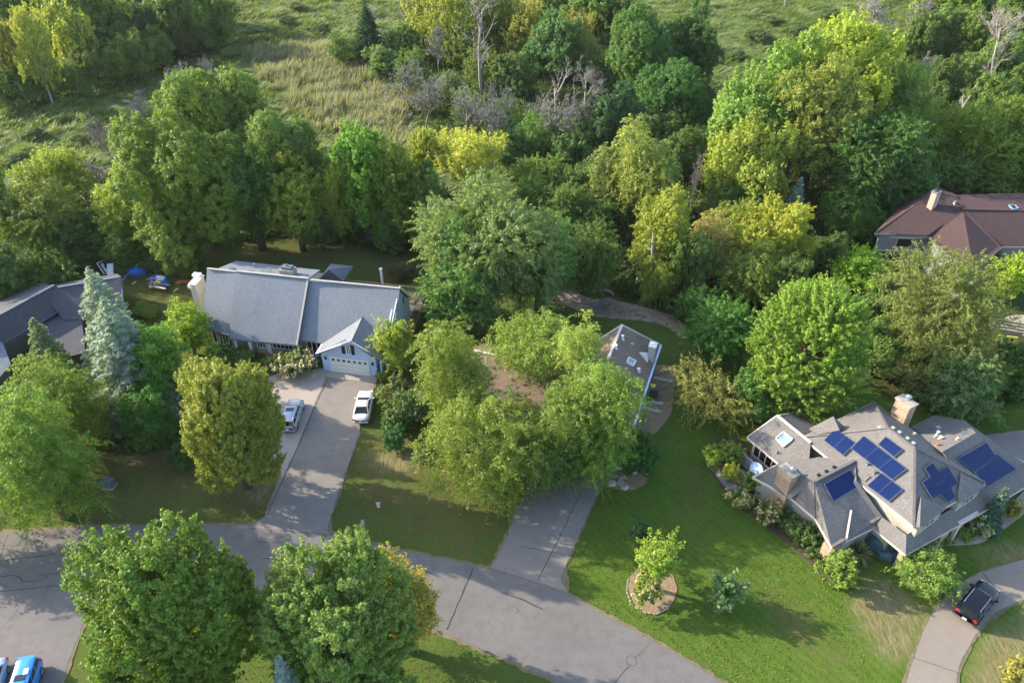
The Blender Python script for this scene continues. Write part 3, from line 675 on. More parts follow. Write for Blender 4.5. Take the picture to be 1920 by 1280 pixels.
# ---- marsh grass and reeds: nobody could count them
def blades(seed, n, box, test, h, w, per, lean, name, col, label, cat):
    rng = np.random.default_rng(seed); x = rng.uniform(box[0], box[1], n); y = rng.uniform(box[2], box[3], n)
    k = test(x, y); x, y = x[k], y[k]; n = len(x)
    hh = h * (.55 + .9 * fbm(x, y, 6.0)); x = np.repeat(x, per); y = np.repeat(y, per); hh = np.repeat(hh, per) * rng.uniform(.6, 1.25, n * per)
    m = n * per; an = rng.uniform(0, 6.283, m); r = rng.uniform(0, .45, m); bx = x + np.cos(an) * r; by = y + np.sin(an) * r
    z = np.interp(0, [0], [0]) + (fbm(bx, by, 4.2) - .5) * 2.08 + (fbm(bx, by, 13.0) - .5) * 1.44 - .15
    wind = 1.3 + 1.2 * fbm(x, y, 9.0)
    dx = np.cos(an) * lean * hh + wind * lean * hh * .8; dy = np.sin(an) * lean * hh - wind * lean * hh * .35
    pa = an + 1.57 + rng.normal(size=m) * .4; wx = np.cos(pa) * w / 2; wy = np.sin(pa) * w / 2
    b0 = np.stack([bx - wx, by - wy, z], 1); b1 = np.stack([bx + wx, by + wy, z], 1)
    t1 = np.stack([bx + dx + wx * .25, by + dy + wy * .25, z + hh], 1); t0 = np.stack([bx + dx - wx * .25, by + dy - wy * .25, z + hh * .97], 1)
    q = np.stack([b0, b1, t1, t0], 1).reshape(-1, 3)
    o = bpy.data.objects.new(name, quadmesh(name, q)); COL.objects.link(o); o.color = (*col, 1)
    return tag(o, label, cat, kind='stuff')
pm = gp(MARSH); pr = gp(REED); pr2 = gp(REED2)
def tm(x, y): return inpoly(x + (fbm(x, y, 4) - .5) * 5, y + (fbm(y, x, 4) - .5) * 5, pm) & ~inpoly(x, y, pr) & (np.abs(x) < y * .78 + 12) & (y < 320)
def trd(x, y): return (inpoly(x + (fbm(x, y, 4) - .5) * 7, y + (fbm(y, x, 4) - .5) * 9, pr) | inpoly(x, y, pr2))
blades(1, 110000, (-190, 190, 95, 320), lambda x, y: tm(x, y) & ((fbm(x, y, 14) < .52) & (fbm(x + 9, y, 3.0) > .40)), 1.0, .17, 5, .5, 'marsh_grass', (.115, .165, .036), 'rough green marsh grass growing across the meadow', 'grass')
blades(2, 110000, (-190, 190, 95, 320), lambda x, y: tm(x, y) & ((fbm(x, y, 14) >= .47) & (fbm(x + 9, y, 3.0) > .42)), 1.05, .17, 5, .6, 'marsh_grass', (.160, .220, .085), 'pale wind blown grass swathes across the meadow', 'grass')
blades(3, 26000, (-70, 10, 110, 230), lambda x, y: trd(x, y) & (fbm(x, y, 5) > .33), 1.9, .13, 5, .22, 'reed_bed', (.25, .265, .20), 'tall straw coloured reeds standing behind the big oak', 'reeds')
blades(4, 14000, (-70, 10, 110, 230), trd, 1.2, .14, 5, .3, 'sedge', (.12, .15, .05), 'green sedge growing between the straw coloured reeds', 'sedge')

PAVE = [gp(x) for x in ([(-160, 1030), (-30, 1002), (60, 993), (170, 987), (330, 985), (480, 983), (612, 998), (690, 1017), (800, 1041), (925, 1067), (1060, 1111), (1130, 1150), (1250, 1215), (1370, 1290), (1480, 1380),
      (1180, 1390), (1043, 1277), (962, 1239), (909, 1219), (848, 1192), (814, 1178), (700, 1150), (560, 1125), (400, 1110), (230, 1120), (165, 1140), (148, 1190), (128, 1240), (100, 1320), (60, 1390), (-300, 1390)],
  [(600, 700), (709, 700), (694, 748), (676, 800), (650, 880), (622, 965), (618, 1000), (470, 990), (496, 968), (530, 880), (516, 862), (500, 830), (500, 705)], [(985, 925), (1010, 860), (1155, 800), (1140, 880), (1060, 1060), (1064, 1112), (920, 1064)],
  [(1680, 1330), (1700, 1275), (1715, 1230), (1738, 1170), (1765, 1128), (1806, 1092), (1845, 1071), (2040, 1020), (2040, 1100), (1925, 1122), (1880, 1141), (1848, 1165), (1820, 1205), (1798, 1250), (1780, 1330)],
  [(1810, 830), (1850, 810), (2050, 795), (2060, 905), (1930, 895)], [(1176, 1100), (1185, 1075), (1205, 1055), (1235, 1040), (1262, 1080), (1268, 1110), (1255, 1138), (1225, 1150), (1195, 1140)], [(1190, 700), (1268, 690), (1260, 775), (1215, 820), (1190, 810)], [(1128, 905), (1138, 878), (1170, 860), (1216, 892), (1180, 918)])]
def lawn_test(x, y):
    k = (np.abs(x) < y * .72 + 8)
    for q in PAVE: k &= ~inpoly(x, y, q)
    return k
def lawn(seed, n, box, col, name, label, test, h=.075, w=.11):
    rng = np.random.default_rng(seed); x = rng.uniform(box[0], box[1], n); y = rng.uniform(box[2], box[3], n); k = test(x, y) & lawn_test(x, y); x, y = x[k], y[k]; n = len(x)
    an = rng.uniform(0, 6.28, n); hh = h * rng.uniform(.4, 1.2, n); ww = w * rng.uniform(.5, 1.2, n); z = np.zeros(n) - .03
    dx, dy = np.cos(an) * ww / 2, np.sin(an) * ww / 2; lx, ly = -np.sin(an) * hh * .8, np.cos(an) * hh * .8
    q = np.stack([np.stack([x - dx, y - dy, z], 1), np.stack([x + dx, y + dy, z], 1), np.stack([x + dx * .5 + lx, y + dy * .5 + ly, z + hh], 1), np.stack([x - dx * .5 + lx, y - dy * .5 + ly, z + hh * .9], 1)], 1).reshape(-1, 3)
    o = bpy.data.objects.new(name, quadmesh(name, q)); COL.objects.link(o); o.color = (*col, 1); return tag(o, label, 'grass', kind='stuff')
for k_, (pv, wd) in enumerate(((PAVE[0], .28), (PAVE[1], .14), (PAVE[2], .16), (PAVE[3], .2))):
    q = dense(hull_in(dense(pv, 2.0, 0), -wd), .4, .13, 5 + k_); mb = MB(); n = len(q); mb.add([(x, y, .008 + .001 * k_) for x, y in q] + [(x, y, -.1) for x, y in q], [tuple(range(n))] + [(i, n + i, n + (i + 1) % n, (i + 1) % n) for i in range(n)])
    tag(mb.build('verge', MAT['verge soil']), ['bare soil verge along the street', 'bare soil verge along the left driveway', 'bare soil verge along the middle driveway', 'bare soil verge along the curved driveway'][k_], 'verge', kind='structure')
pl_ = gp(LUSH)
bare_q = [gp(b) for b in BARE]
def notbare(x, y):
    k = np.ones(x.shape, bool)
    for q in bare_q: k &= ~inpoly(x, y, q)
    return k
lawn(21, 100000, (-45, 65, 24, 92), (.110, .175, .030), 'lawn_grass', 'short green grass of the front and side lawns', lambda x, y: notbare(x, y) & (fbm(x, y, 6) > .40))
lawn(22, 60000, (-45, 65, 24, 92), (.145, .175, .045), 'lawn_grass', 'yellowing grass scattered through the lawns', lambda x, y: fbm(x + 40, y, 4) > .52)
lawn(23, 26000, (-45, 65, 24, 95), (.24, .17, .08), 'leaf_litter', 'dry fallen leaves lying on the lawns under the trees', lambda x, y: fbm(x + 80, y, 5) > .54, .05, .14)

CREEK = gp([(1040, 560), (1120, 580), (1160, 570), (1200, 577), (1255, 592), (1290, 618), (1275, 630), (1250, 610), (1200, 598), (1150, 595), (1105, 588), (1060, 570)])
blades(31, 9000, (0, 30, 70, 100), lambda x, y: inpoly(x, y, CREEK) & (fbm(x, y, 2.0) > .42), .22, .07, 2, 1.4, 'creek_debris', (.17, .125, .085), 'sticks and dry debris washed over the creek bed', 'debris')
# ---------------------------------------------------------------- houses
def pn(pts):
    pts = [np.asarray(p, float) for p in pts]; c = sum(pts) / len(pts); n = np.zeros(3)
    for i in range(len(pts)): n += np.cross(pts[i] - c, pts[(i + 1) % len(pts)] - c)
    n /= np.linalg.norm(n)
    return -n if n[2] < 0 else n
def roof(mb, pts, th=.16, mi=0):
    """one roof plane as a slab; pts = (px, py, h) or world points"""
    w = [P(*p) if not isinstance(p, np.ndarray) else p for p in pts]
    if len(w) > 3:                                                     # keep the plane flat: best plane, points slid along the view ray
        A = np.array(w); cc = A.mean(0); nn = np.linalg.svd(A - cc)[2][2]
        if np.abs((A - cc) @ nn).max() < .9 and abs(nn[2]) > .2: nn = nn if nn[2] > 0 else -nn; w = [on(*proj(p)[:2], (cc, nn)) for p in w]
    n = np.zeros(3); c = sum(w) / len(w)
    for i in range(len(w)): n += np.cross(w[i] - c, w[(i + 1) % len(w)] - c)
    if n[2] < 0: w = w[::-1]
    mb.slab(w, (0, 0, 1), th, mi); return w
def wallpanel(mb, a, b, z0, z1, off, th=.05, mi=0):
    """thin upright panel standing off the outside of wall a->b (outside = right of a->b)"""
    a = np.array([*a[:2], 0.]); b = np.array([*b[:2], 0.]); d = unit(b - a); n = np.array([d[1], -d[0], 0])
    p = [a + n * off, b + n * off]; q = [a + n * (off + th), b + n * (off + th)]
    z = np.array([0, 0, 1.])
    vs = [p[0] + z * z0, p[1] + z * z0, p[1] + z * z1, p[0] + z * z1, q[0] + z * z0, q[1] + z * z0, q[1] + z * z1, q[0] + z * z1]
    return mb.add(vs, [(0, 3, 2, 1)[::-1][::-1], (4, 5, 6, 7), (0, 1, 5, 4), (1, 2, 6, 5), (2, 3, 7, 6), (3, 0, 4, 7)], mi)
def lerp(a, b, t): return np.asarray(a) * (1 - t) + np.asarray(b) * t
def window(root, a, b, z0, z1, panes=1, frame='white paint', off=.02, fw=.09, glass='dark glass', name='window'):
    """a window part with glass, its frame a sub-part"""
    m = MB(); wallpanel(m, a, b, z0, z1, off, .03); g = m.build(name, MAT[glass], root)
    f = MB(); L = np.linalg.norm(np.asarray(b)[:2] - np.asarray(a)[:2]); e = fw / L
    for i in range(panes + 1):
        t = i / panes; t0 = min(max(t - e / 2, 0), 1 - e); wallpanel(f, lerp(a, b, t0), lerp(a, b, t0 + e), z0 - fw, z1 + fw, off + .03, .04)
    wallpanel(f, a, b, z0 - fw, z0, off + .032, .045); wallpanel(f, a, b, z1, z1 + fw, off + .032, .045)
    o = f.build('frame', MAT[frame], g); return g
def pipe_vent(root, p, r=.09, h=.4, mat='galvanised', name='roof_vent'):
    m = MB(); m.cyl(p - np.array([0, 0, .1]), r, h + .1, 8); m.cyl(p + np.array([0, 0, h]), r * 1.5, .07, 8); m.cyl(p - np.array([0, 0, .12]), r * 2.0, .14, 8, 0, r * 1.2); return m.build(name, MAT[mat], root)
def box_vent(root, p, ax, ay, s=.4, h=.22, mat='grey trim', name='roof_vent'):
    m = MB(); m.box(p - np.array([0, 0, .2]), ax, ay, s * .8, s * .8, h + .12); m.box(p + np.array([0, 0, h - .08]), ax, ay, s, s, .06); return m.build(name, MAT[mat], root)
def plate_on(mb, pts, pl, off, th, mi=0):
    w = [on(x, y, pl, off) for x, y in pts]; n = pl[1]
    c = np.cross(w[1] - w[0], w[2] - w[0])
    if pn(w) @ n < 0 or np.dot(sum(np.cross(w[i] - w[0], w[(i + 1) % len(w)] - w[0]) for i in range(len(w))), n) < 0: w = w[::-1]
    mb.slab(w, n, th, mi); return w
def solar_panel(root, pts, pl, seams=()):
    m = MB(); plate_on(m, pts, pl, .20, .05); g = m.build('solar_panel', MAT['solar cells'], root)
    f = MB(); w = [on(x, y, pl, .185) for x, y in pts]; k = len(w)
    for i in range(k): f.bar(w[i], w[(i + 1) % k], .03, .05)
    for a, b in seams: f.bar(on(*a, pl, .205), on(*b, pl, .205), .016, .012)
    f.build('panel_frame', MAT['slate metal'], g); return g
def skylight(root, pts, pl, glass='sky glass', frame='cream trim'):
    m = MB(); plate_on(m, pts, pl, .12, .06); g = m.build('skylight', MAT[glass], root)
    f = MB(); w = [on(x, y, pl, .10) for x, y in pts]
    for i in range(4): f.bar(w[i], w[(i + 1) % 4], .12, .2)
    f.build('frame', MAT[frame], g); return g

# ============ B: grey blue house with the white garage
AB = math.radians(-10.5); uB = np.array([math.cos(AB), math.sin(AB), 0]); vB = np.array([-math.sin(AB), math.cos(AB), 0])
B = thing('house', 'long house with a blue grey shingle roof and attached white garage', 'house', P(560, 640))
r = MB()
e1, e2 = P(380, 615, 2.7), P(430, 626, 2.7)
L0, L1 = P(388.4, 503, 8.0), P(440, 508.5, 8.0)
roof(r, [(388.4, 503, 8.0), (444, 509, 8.0), (431, 627, 2.75), (379, 615, 2.75)])
rl = roof(r, [(442, 507.5, 8.12), (578, 521.5, 8.12), (556.5, 647, 2.6), (430, 634.5, 2.6)], .22)
rr = roof(r, [(577, 523.5, 7.95), (750, 540, 7.95), (733, 664, 2.7), (560.5, 635.8, 2.7)])
# back slopes
roof(r, [(749.5, 540, 7.95), (772.8, 560.5, 4.4), P(772.8, 560.5, 4.4) - uB * 13.2, P(577, 523.5, 7.95)])
rear = roof(r, [(405, 504.5, 7.9), (578, 522.5, 7.9), (600.4, 506, 6.9), (443, 489, 6.9)])
r.build('roof', MAT['blue grey shingle'], B)
r = MB(); ap = P(616, 504.8, 6.8)
q0, q1, q2, q3 = P(600, 522, 5.0), P(643, 527, 5.0), P(643, 527, 5.0) + vB * 3.6, P(600, 522, 5.0) + vB * 3.6
for a, b in ((q0, q1), (q1, q2), (q2, q3), (q3, q0)): roof(r, [a, b, ap])
r.build('turret_roof', MAT['blue grey shingle'], B)
# ridge caps
m = MB(); m.bar(P(388.4, 503, 8.05), P(444, 509, 8.05), .28, .08); m.bar(P(442, 507.5, 8.18), P(578, 521.5, 8.18), .28, .08); m.bar(P(577, 523.5, 8.02), P(750, 540, 8.02), .28, .08)
m.bar(P(577.6, 522, 8.1), P(556.3, 647, 2.66), .2, .12); m.build('ridge_cap', MAT['grey trim'], B)
# walls: plan of the house body
wA = P(384, 613, 2.7) + vB * .5 + uB * .25; fl = [wA, wA + uB * 4.1]
bodyL = [P(384, 613, 2.6) + vB * .45, P(431, 625, 2.6) + vB * .45, P(431, 625, 2.6) + vB * 10, P(384, 613, 2.6) + vB * 10]
w = MB()
def quadplan(a, b, depth, inset=.5): a = a + vB * inset; b = b + vB * inset; return [a, b, b + vB * depth, a + vB * depth]
pL = quadplan(P(380, 615, 2.7) + uB * .35, P(431, 627, 2.7), 13.0); w.prism(pL, 0, 2.62)
pM = quadplan(P(431, 634.5, 2.6) + uB * .2, P(556.5, 647, 2.6) - uB * .1, 14.0, 1.1); w.prism(pM, 0, 2.9)
pR = quadplan(P(556, 635, 2.7), P(733, 664, 2.7), 12.2, .6); pR[1] = P(767, 607, 0) + uB * 0 - vB * 5; pR[2] = P(770, 606, 0) + vB * .1; w.prism([pR[0], pR[0] + uB * 11.8, pR[0] + uB * 11.8 + vB * 11.5, pR[0] + vB * 11.5], 0, 2.62)
w.build('front_wall', MAT['tan siding'], B)
# gable walls
w = MB()
gl = [P(388.4, 503, 7.75) + uB * .25, P(380, 615, 2.6) + uB * .3 + vB * .4]; g2 = gl[0] + vB * 5.5; g2[2] = 4.3
base = [gl[1].copy(), gl[0].copy(), g2.copy()]
for bp in base: bp[2] = 0
w.slab([gl[1], gl[0], g2, g2 * [1, 1, 0], gl[1] * [1, 1, 0]], uB * -1, .18); w.build('left_gable_wall', MAT['white siding'], B)
w = MB(); ga = P(749.5, 540, 7.75) - uB * .3; gb = P(772.8, 560.5, 4.2) - uB * .35 - vB * .1; gf = ga - vB * 7.6; gf[2] = 2.6
w.slab([gf, ga, gb, gb * [1, 1, 0], gf * [1, 1, 0]], uB, .18); w.build('right_gable_wall', MAT['pale blue siding'], B)
m = MB(); c = lerp(ga, gb, .42) + uB * .03; c[2] = 5.2
ov = [c + vB * .28 * math.cos(t / 14 * 6.2832) + np.array([0, 0, .55 * math.sin(t / 14 * 6.2832)]) for t in range(14)]; m.slab([p + uB * .05 for p in ov], uB, .06); m.build('louvre', MAT['slate metal'], B)
m = MB(); m.bar(ga + uB * .32 + np.array([0, 0, .16]), gb + uB * .36 + np.array([0, 0, .14]), .1, .22); m.bar(ga + uB * .32 + np.array([0, 0, .16]), gf + uB * .32 + np.array([0, 0, .16]), .1, .22); m.build('rake_board', MAT['white paint'], B)
# wide sided chimney on the left gable
m = MB(); cb = P(373, 582, 0) + uB * .95 + vB * .2; m.box(cb - uB * .2, uB, vB, .8, 2.2, 4.6); k = m.build('chimney', MAT['white siding'], B)
m = MB(); m.box(cb - uB * .2 + np.array([0, 0, 4.6]), uB, vB, .95, 2.35, .1); m.box(cb - uB * .5 + vB * .8 + np.array([0, 0, 4.7]), uB, vB, 1.0, .7, .3); m.box(cb - uB * .6 - vB * .8 + np.array([0, 0, 4.0]), uB, vB, .5, .7, .4); m.build('chimney_cap', MAT['white paint'], k)
# roof stack on the low rear slope
rp = plane(*rear[:3]); c = on(541, 513, rp)
m = MB(); m.box(c - np.array([0, 0, .2]), uB, vB, 1.7, 1.1, .95); k = m.build('chimney', MAT['tan siding'], B)
m = MB(); m.box(c + np.array([0, 0, .75]), uB, vB, 1.3, .8, .3); m.cyl(c + np.array([0, 0, 1.05]), .1, .3, 8); m.build('chimney_cap', MAT['slate metal'], k)
for x, y in ((435, 505), (470, 511), (523, 517), (568, 521)): box_vent(B, on(x, y, rp), uB, vB, .6, .18, 'slate metal')
pipe_vent(B, on(478, 501, rp), .07, .5)
m = MB(); a = on(490, 511, rp, .1); b = on(505, 512, rp, .1); m.tube([a, a + vB * .7 + np.array([0, 0, -.02]), b + vB * .7 + np.array([0, 0, -.02]), b], .035, 5); m.build('antenna', MAT['slate metal'], B)
# front windows under the eaves
def seg(pl_, t0, t1): return lerp(pl_[0], pl_[1], t0), lerp(pl_[0], pl_[1], t1)
for t0, t1 in ((.12, .32), (.40, .93)):
    a, b = seg(pL, t0, t1); window(B, a, b, .5, 2.35, 1 if t0 < .3 else 4)
a, b = seg(pM, .30, .44); window(B, a, b, .9, 2.3, 3)
a, b = seg(pM, .55, .93); window(B, a, b, 1.05, 2.35, 6)
a, b = seg(pM, .455, .52); window(B, a, b, .05, 2.35, 1, name='front_door', glass='white paint')
a, b = pR[0] + uB * .9, pR[0] + uB * 3.3; window(B, a, b, .1, 2.45, 4)
for t in (.02, .25, .99): m = MB(); m.box(lerp(pM[0], pM[1], t) * [1, 1, 0] - vB * .75, uB, vB, .3, .3, 2.35); m.build('porch_post', MAT['white paint'], B)
# garage
G0, G1 = P(607.7, 693.8), P(708.2, 707); gd = unit(G1 - G0); gn = np.array([-gd[1], gd[0], 0])
pk = (G0 + G1) / 2; pkh = 5.15
r = MB(); rf = P(658.5, 639.3, 5.3); rb = P(676.7, 598, 5.3) + vB * .6
roof(r, [(593, 663.5, 2.75), rf, rb, P(593, 663.5, 2.75) + vB * 4.0]); roof(r, [(730, 681.7, 2.75), rf, rb, P(730, 681.7, 2.75) + vB * 7.0])
r.build('garage_roof', MAT['blue grey shingle'], B)
w = MB(); gv = gn if gn[1] > 0 else -gn
top = rf * 1; top = np.array([pk[0], pk[1], 5.0]); a2 = G0 + np.array([0, 0, 2.72]); b2 = G1 + np.array([0, 0, 2.72])
fw = [G0, G1, b2, top, a2]; n5 = 5; vs = fw + [p + gv * 7.0 for p in fw]
w.add(vs, [(0, 1, 2, 3, 4), (9, 8, 7, 6, 5), (0, 5, 6, 1), (1, 6, 7, 2), (4, 9, 5, 0)]); w.build('garage_wall', MAT['pale blue siding'], B)
da, db = lerp(G0, G1, .165), lerp(G0, G1, .855)
m = MB(); wallpanel(m, da, db, .02, 2.15, .02, .03); gdoor = m.build('garage_door', MAT['garage white'], B)
for i in range(7):
    m = MB(); t = (i + .25) / 7; wallpanel(m, lerp(da, db, t), lerp(da, db, t + .5 / 7), 1.72, 1.98, .055, .012); m.build('pane', MAT['dark glass'], gdoor)
m = MB()
for z in (.55, 1.08, 1.6): wallpanel(m, da, db, z, z + .025, .052, .006)
m.build('panel_seam', MAT['grey trim'], gdoor)
m = MB(); wallpanel(m, lerp(G0, G1, .15), da, 0, 2.28, .02, .06); wallpanel(m, db, lerp(G0, G1, .87), 0, 2.28, .02, .06); wallpanel(m, da, db, 2.15, 2.28, .022, .06); m.build('door_frame', MAT['white paint'], B)
window(B, lerp(G0, G1, .49), lerp(G0, G1, .57), 3.0, 4.1, 2)
for t in (.435, .61): m = MB(); wallpanel(m, lerp(G0, G1, t - .03), lerp(G0, G1, t + .03), 2.9, 4.2, .02, .05); m.build('shutter', MAT['black'], B)
for t in (.075, .94): m = MB(); wallpanel(m, lerp(G0, G1, t - .015), lerp(G0, G1, t + .015), 1.75, 2.15, .01, .14); m.build('wall_lamp', MAT['black'], B)
m = MB(); lo_, hi_ = P(593, 663.5, 2.62), rf - np.array([0, 0, .12]); m.bar(lo_, hi_, .09, .22); m.bar(P(730, 681.7, 2.62), hi_, .09, .22)
m.bar(P(593, 663.5, 2.6) - uB * .03, P(593, 663.5, 2.6) - uB * .03 + vB * 3.4, .14, .14); m.bar(P(431, 634.8, 2.5), P(556.5, 647.3, 2.5), .14, .14); m.bar(P(379.5, 615.2, 2.64), P(430, 627.2, 2.64), .14, .14); m.bar(P(561, 636.2, 2.6), P(601.6, 641, 2.6), .14, .14); m.build('gutter', MAT['white paint'], B)
# raised deck behind and at the right end
dk = thing('deck', 'raised timber deck with railings at the back of the blue grey house', 'deck', P(790, 560))
d0 = gb + uB * .5 - vB * .2; m = MB(); dc = [d0, d0 + uB * 2.6, d0 + uB * 2.6 + vB * 3.4, d0 + vB * 3.4]; m.prism(dc, 2.6, 2.8); m.build('deck_floor', MAT['raw timber'], dk)
dr = gb + vB * 1.2 - uB * 13; dc2 = [dr, dr + uB * 13.2, dr + uB * 13.2 + vB * 2.2, dr + vB * 2.2]; m = MB(); m.prism(dc2, 2.6, 2.8); m.build('deck_floor', MAT['raw timber'], dk)
m = MB()
for ring in ([dc[0], dc[1], dc[2], dc[3]], [dc2[1], dc2[2], dc2[3], dc2[0]]):
    for i in range(3):
        a, b = ring[i] * [1, 1, 0], ring[i + 1] * [1, 1, 0]
        m.bar(a + [0, 0, 3.75], b + [0, 0, 3.75], .12, .07); m.bar(a + [0, 0, 3.0], b + [0, 0, 3.0], .06, .06)
        n_ = int(np.linalg.norm(b - a) / .28)
        for j in range(n_ + 1): m.box(lerp(a, b, j / max(1, n_)) + [0, 0, 2.8], uB, vB, .05, .05, .95)
m.build('railing', MAT['raw timber'], dk)
m = MB()
for p in dc + dc2: m.box(p * [1, 1, 0], uB, vB, .16, .16, 2.62)
m.build('post', MAT['raw timber'], dk)
m = MB(); c = (dc[0] + dc[2]) / 2 * [1, 1, 0] + [0, 0, 2.8]; m.cyl(c, .62, .9, 14); m.cyl(c + [0, 0, .9], .66, .35, 14, 0, .2); one('grill', m, MAT['black'], 'black covered grill on the deck at the right end of the blue grey house', 'grill', c)
m = MB(); c = P(717, 531, 3.5); m.cyl(c - [0, 0, 3.5], .16, 5.6, 10); m.cyl(c + [0, 0, 2.1], .22, .1, 10); m.build('flue_pipe', MAT['white paint'], B)

# ============ D: solar roofed house
u2 = np.array([math.cos(math.radians(29.7)), math.sin(math.radians(29.7)), 0]); v2 = np.array([-u2[1], u2[0], 0])
D = thing('house', 'rambling taupe roofed house with dark blue solar panels', 'house', P(1640, 960))
A_, B_, C_, D_ = P(1713, 985, 4.8), P(1848, 905, 4.8), P(1638.4, 753, 4.8), P(1505, 819, 4.8); R1, R2 = P(1664.5, 802, 8.0), P(1715, 840, 8.0)
r = MB(); roof(r, [A_, B_, R2]); wRP = roof(r, [B_, C_, R1, R2]); roof(r, [C_, D_, R1]); wLP = roof(r, [D_, A_, R2, R1])
# gablet at the rear left corner
g0, g1, g2 = P(1517, 803, 5.5), P(1562.5, 780, 6.9), P(1574, 806, 6.6)
roof(r, [g0, g1, g2, P(1534, 814, 5.4)], .12)
roof(r, [g1, P(1584, 800, 5.6), g2], .1)
# hipped bumps over the front bays
FP = plane(A_, B_, R2); LP = plane(*wLP[:3]); RP = plane(*wRP[:3])
for ap_, fl_, fr_, bk in (((1723, 931), (1724.5, 988, 4.95), (1776, 952, 4.95), (1715, 986)), ((1798, 886), (1800.5, 942, 4.95), (1848, 911, 4.95), (1793, 938))):
    a = on(*ap_, FP, .25); f0 = P(*fl_); f1 = P(*fr_); b0 = on(*bk, FP, .0)
    roof(r, [a, f0, f1], .1); roof(r, [a, f0, b0], .1)
    wb = MB(); q = [f0 * [1, 1, 0] - (u2 * 0) + v2 * .15 + u2 * .2, f1 * [1, 1, 0] + v2 * .15 - u2 * .3]; wb.prism([q[0], q[1], q[1] + v2 * 1.2, q[0] + v2 * 1.2], 2.2, 4.88); wb.build('bay_wall', MAT['sage siding'], D)
    window(D, lerp(q[0], q[1], .3), lerp(q[0], q[1], .7), 3.9, 4.6, 2, 'cream trim')
r.build('main_roof', MAT['taupe shingle'], D)
m = MB()
for a, b in ((A_, R2), (B_, R2), (C_, R1), (D_, R1), (R1, R2)): m.bar(a + [0, 0, .03], b + [0, 0, .03], .24, .08)
m.build('ridge_cap', MAT['taupe shingle'], D)
m = MB()
for a, b in ((A_, B_), (B_, C_), (C_, D_), (D_, A_)): m.bar(a - [0, 0, .14], b - [0, 0, .14], .12, .2)
m.build('gutter', MAT['cream trim'], D)
w = MB(); w.prism(hull_in([A_, B_, C_, D_], .45), 0, 4.74); w.build('upper_wall', MAT['sage siding'], D)
# lower wing with skylight (rear left)
e0, e1 = P(1401.3, 818.8, 2.8), P(1460, 868, 2.8); k0, k1 = P(1456.3, 778.8, 4.9), P(1520, 830, 4.9); b0, b1 = P(1495.6, 771.9, 2.9), P(1529, 795.5, 2.9)
e1x = e1 + unit(e1 - e0) * 3.5; b1x = b1 + unit(b1 - b0) * 2.0
r = MB(); s1 = roof(r, [e0, e1x, k1, k0]); roof(r, [k0, k1, b1x, b0]); r.build('wing_roof', MAT['taupe shingle'], D)
m = MB(); m.bar(e0 - [0, 0, .12], e1 - [0, 0, .12], .12, .2); m.bar(e0 - [0, 0, .1], k0 - [0, 0, .1], .1, .22); m.bar(k0 - [0, 0, .1], b0 - [0, 0, .1], .1, .22); m.bar(k0 + [0, 0, .05], k1 + [0, 0, .05], .3, .08); m.build('rake_board', MAT['cream trim'], D)
w = MB(); w.prism(hull_in([e0, e1x, b1x, b0], .5), 0, 2.7); w.build('wing_wall', MAT['sage siding'], D)
w = MB(); i0 = hull_in([e0, e1x, b1x, b0], .5); i0 = [np.array([*q, 0]) for q in i0]; tt = unit(i0[3] - i0[0]); km = lerp(i0[0], i0[3], .5) ; w.slab([i0[0] + [0, 0, 2.7], i0[3] + [0, 0, 2.7], km + [0, 0, 4.65]], unit(e0 - e1), .1); w.build('gable_wall', MAT['sage siding'], D)
window(D, lerp(e0, e1, .18) - unit(np.cross(unit(e1 - e0), (0, 0, 1))) * .5, lerp(e0, e1, .95) - unit(np.cross(unit(e1 - e0), (0, 0, 1))) * .5, .9, 2.3, 4, 'cream trim', off=.03)
m = MB(); pd = unit(e1 - e0); pnx = np.array([pd[1], -pd[0], 0]); q0 = lerp(e0, e1, .05) * [1, 1, 0] + pnx * .9; q1 = lerp(e0, e1, 1.0) * [1, 1, 0] + pnx * .9
m.prism([q0, q1, q1 - pnx * .12, q0 - pnx * .12], 0, 1.5); m.build('screen_wall', MAT['grey siding'], D)
S1 = plane(*s1[:3]); skylight(D, [(1469.5, 810.5), (1486.5, 824), (1470, 837.5), (1455.5, 822.5)], S1)
pipe_vent(D, on(1458, 850, S1), .05, .25, 'black')
# front left wing with the brick chimney
h = 2.8; E = [P(1411.7, 893.6, h), P(1484, 932.7, h), P(1529.7, 971.7, h), P(1561, 1026.4, h), P(1586, 1013, h), P(1647.7, 982.7, h)]
K0, K1 = P(1528, 901.4, 5.6), P(1603, 863, 5.6); T = [P(1460, 869, 4.2), P(1534, 856.5, 4.6)]
r = MB(); fp = roof(r, [K0, E[2], E[3], P(1654.7, 968, 3.3), P(1606, 900, 5.1), K1]); roof(r, [K0, E[1], E[2]]); roof(r, [K0, T[0], E[0], E[1]]); k4 = roof(r, [K0, K1, T[1], T[0]])
F3 = plane(fp[0], fp[2], fp[-1])
a = on(1591.4, 958.4, F3, .3); f0 = P(1586, 1014, 2.75); f1 = P(1648.5, 983.5, 2.75); roof(r, [a, f0, f1], .1); roof(r, [a, f0, on(1580, 1012, F3)], .1)
r.build('wing_roof', MAT['taupe shingle'], D)
m = MB()
for a_, b_ in ((K0, K1), (K0, E[2])): m.bar(a_ + [0, 0, .03], b_ + [0, 0, .03], .24, .08)
m.build('ridge_cap', MAT['taupe shingle'], D)
m = MB()
for i in range(3): m.bar(E[i] - [0, 0, .12], E[i + 1] - [0, 0, .12], .14, .18)
m.bar(E[0] - [0, 0, .1], T[0] - [0, 0, .1], .1, .2); m.bar(a - [0, 0, .02] + [0, 0, .1], f0 + [0, 0, .05], .16, .08); m.bar(f0 - [0, 0, .1], f1 - [0, 0, .1], .1, .16); m.build('gutter', MAT['cream trim'], D)
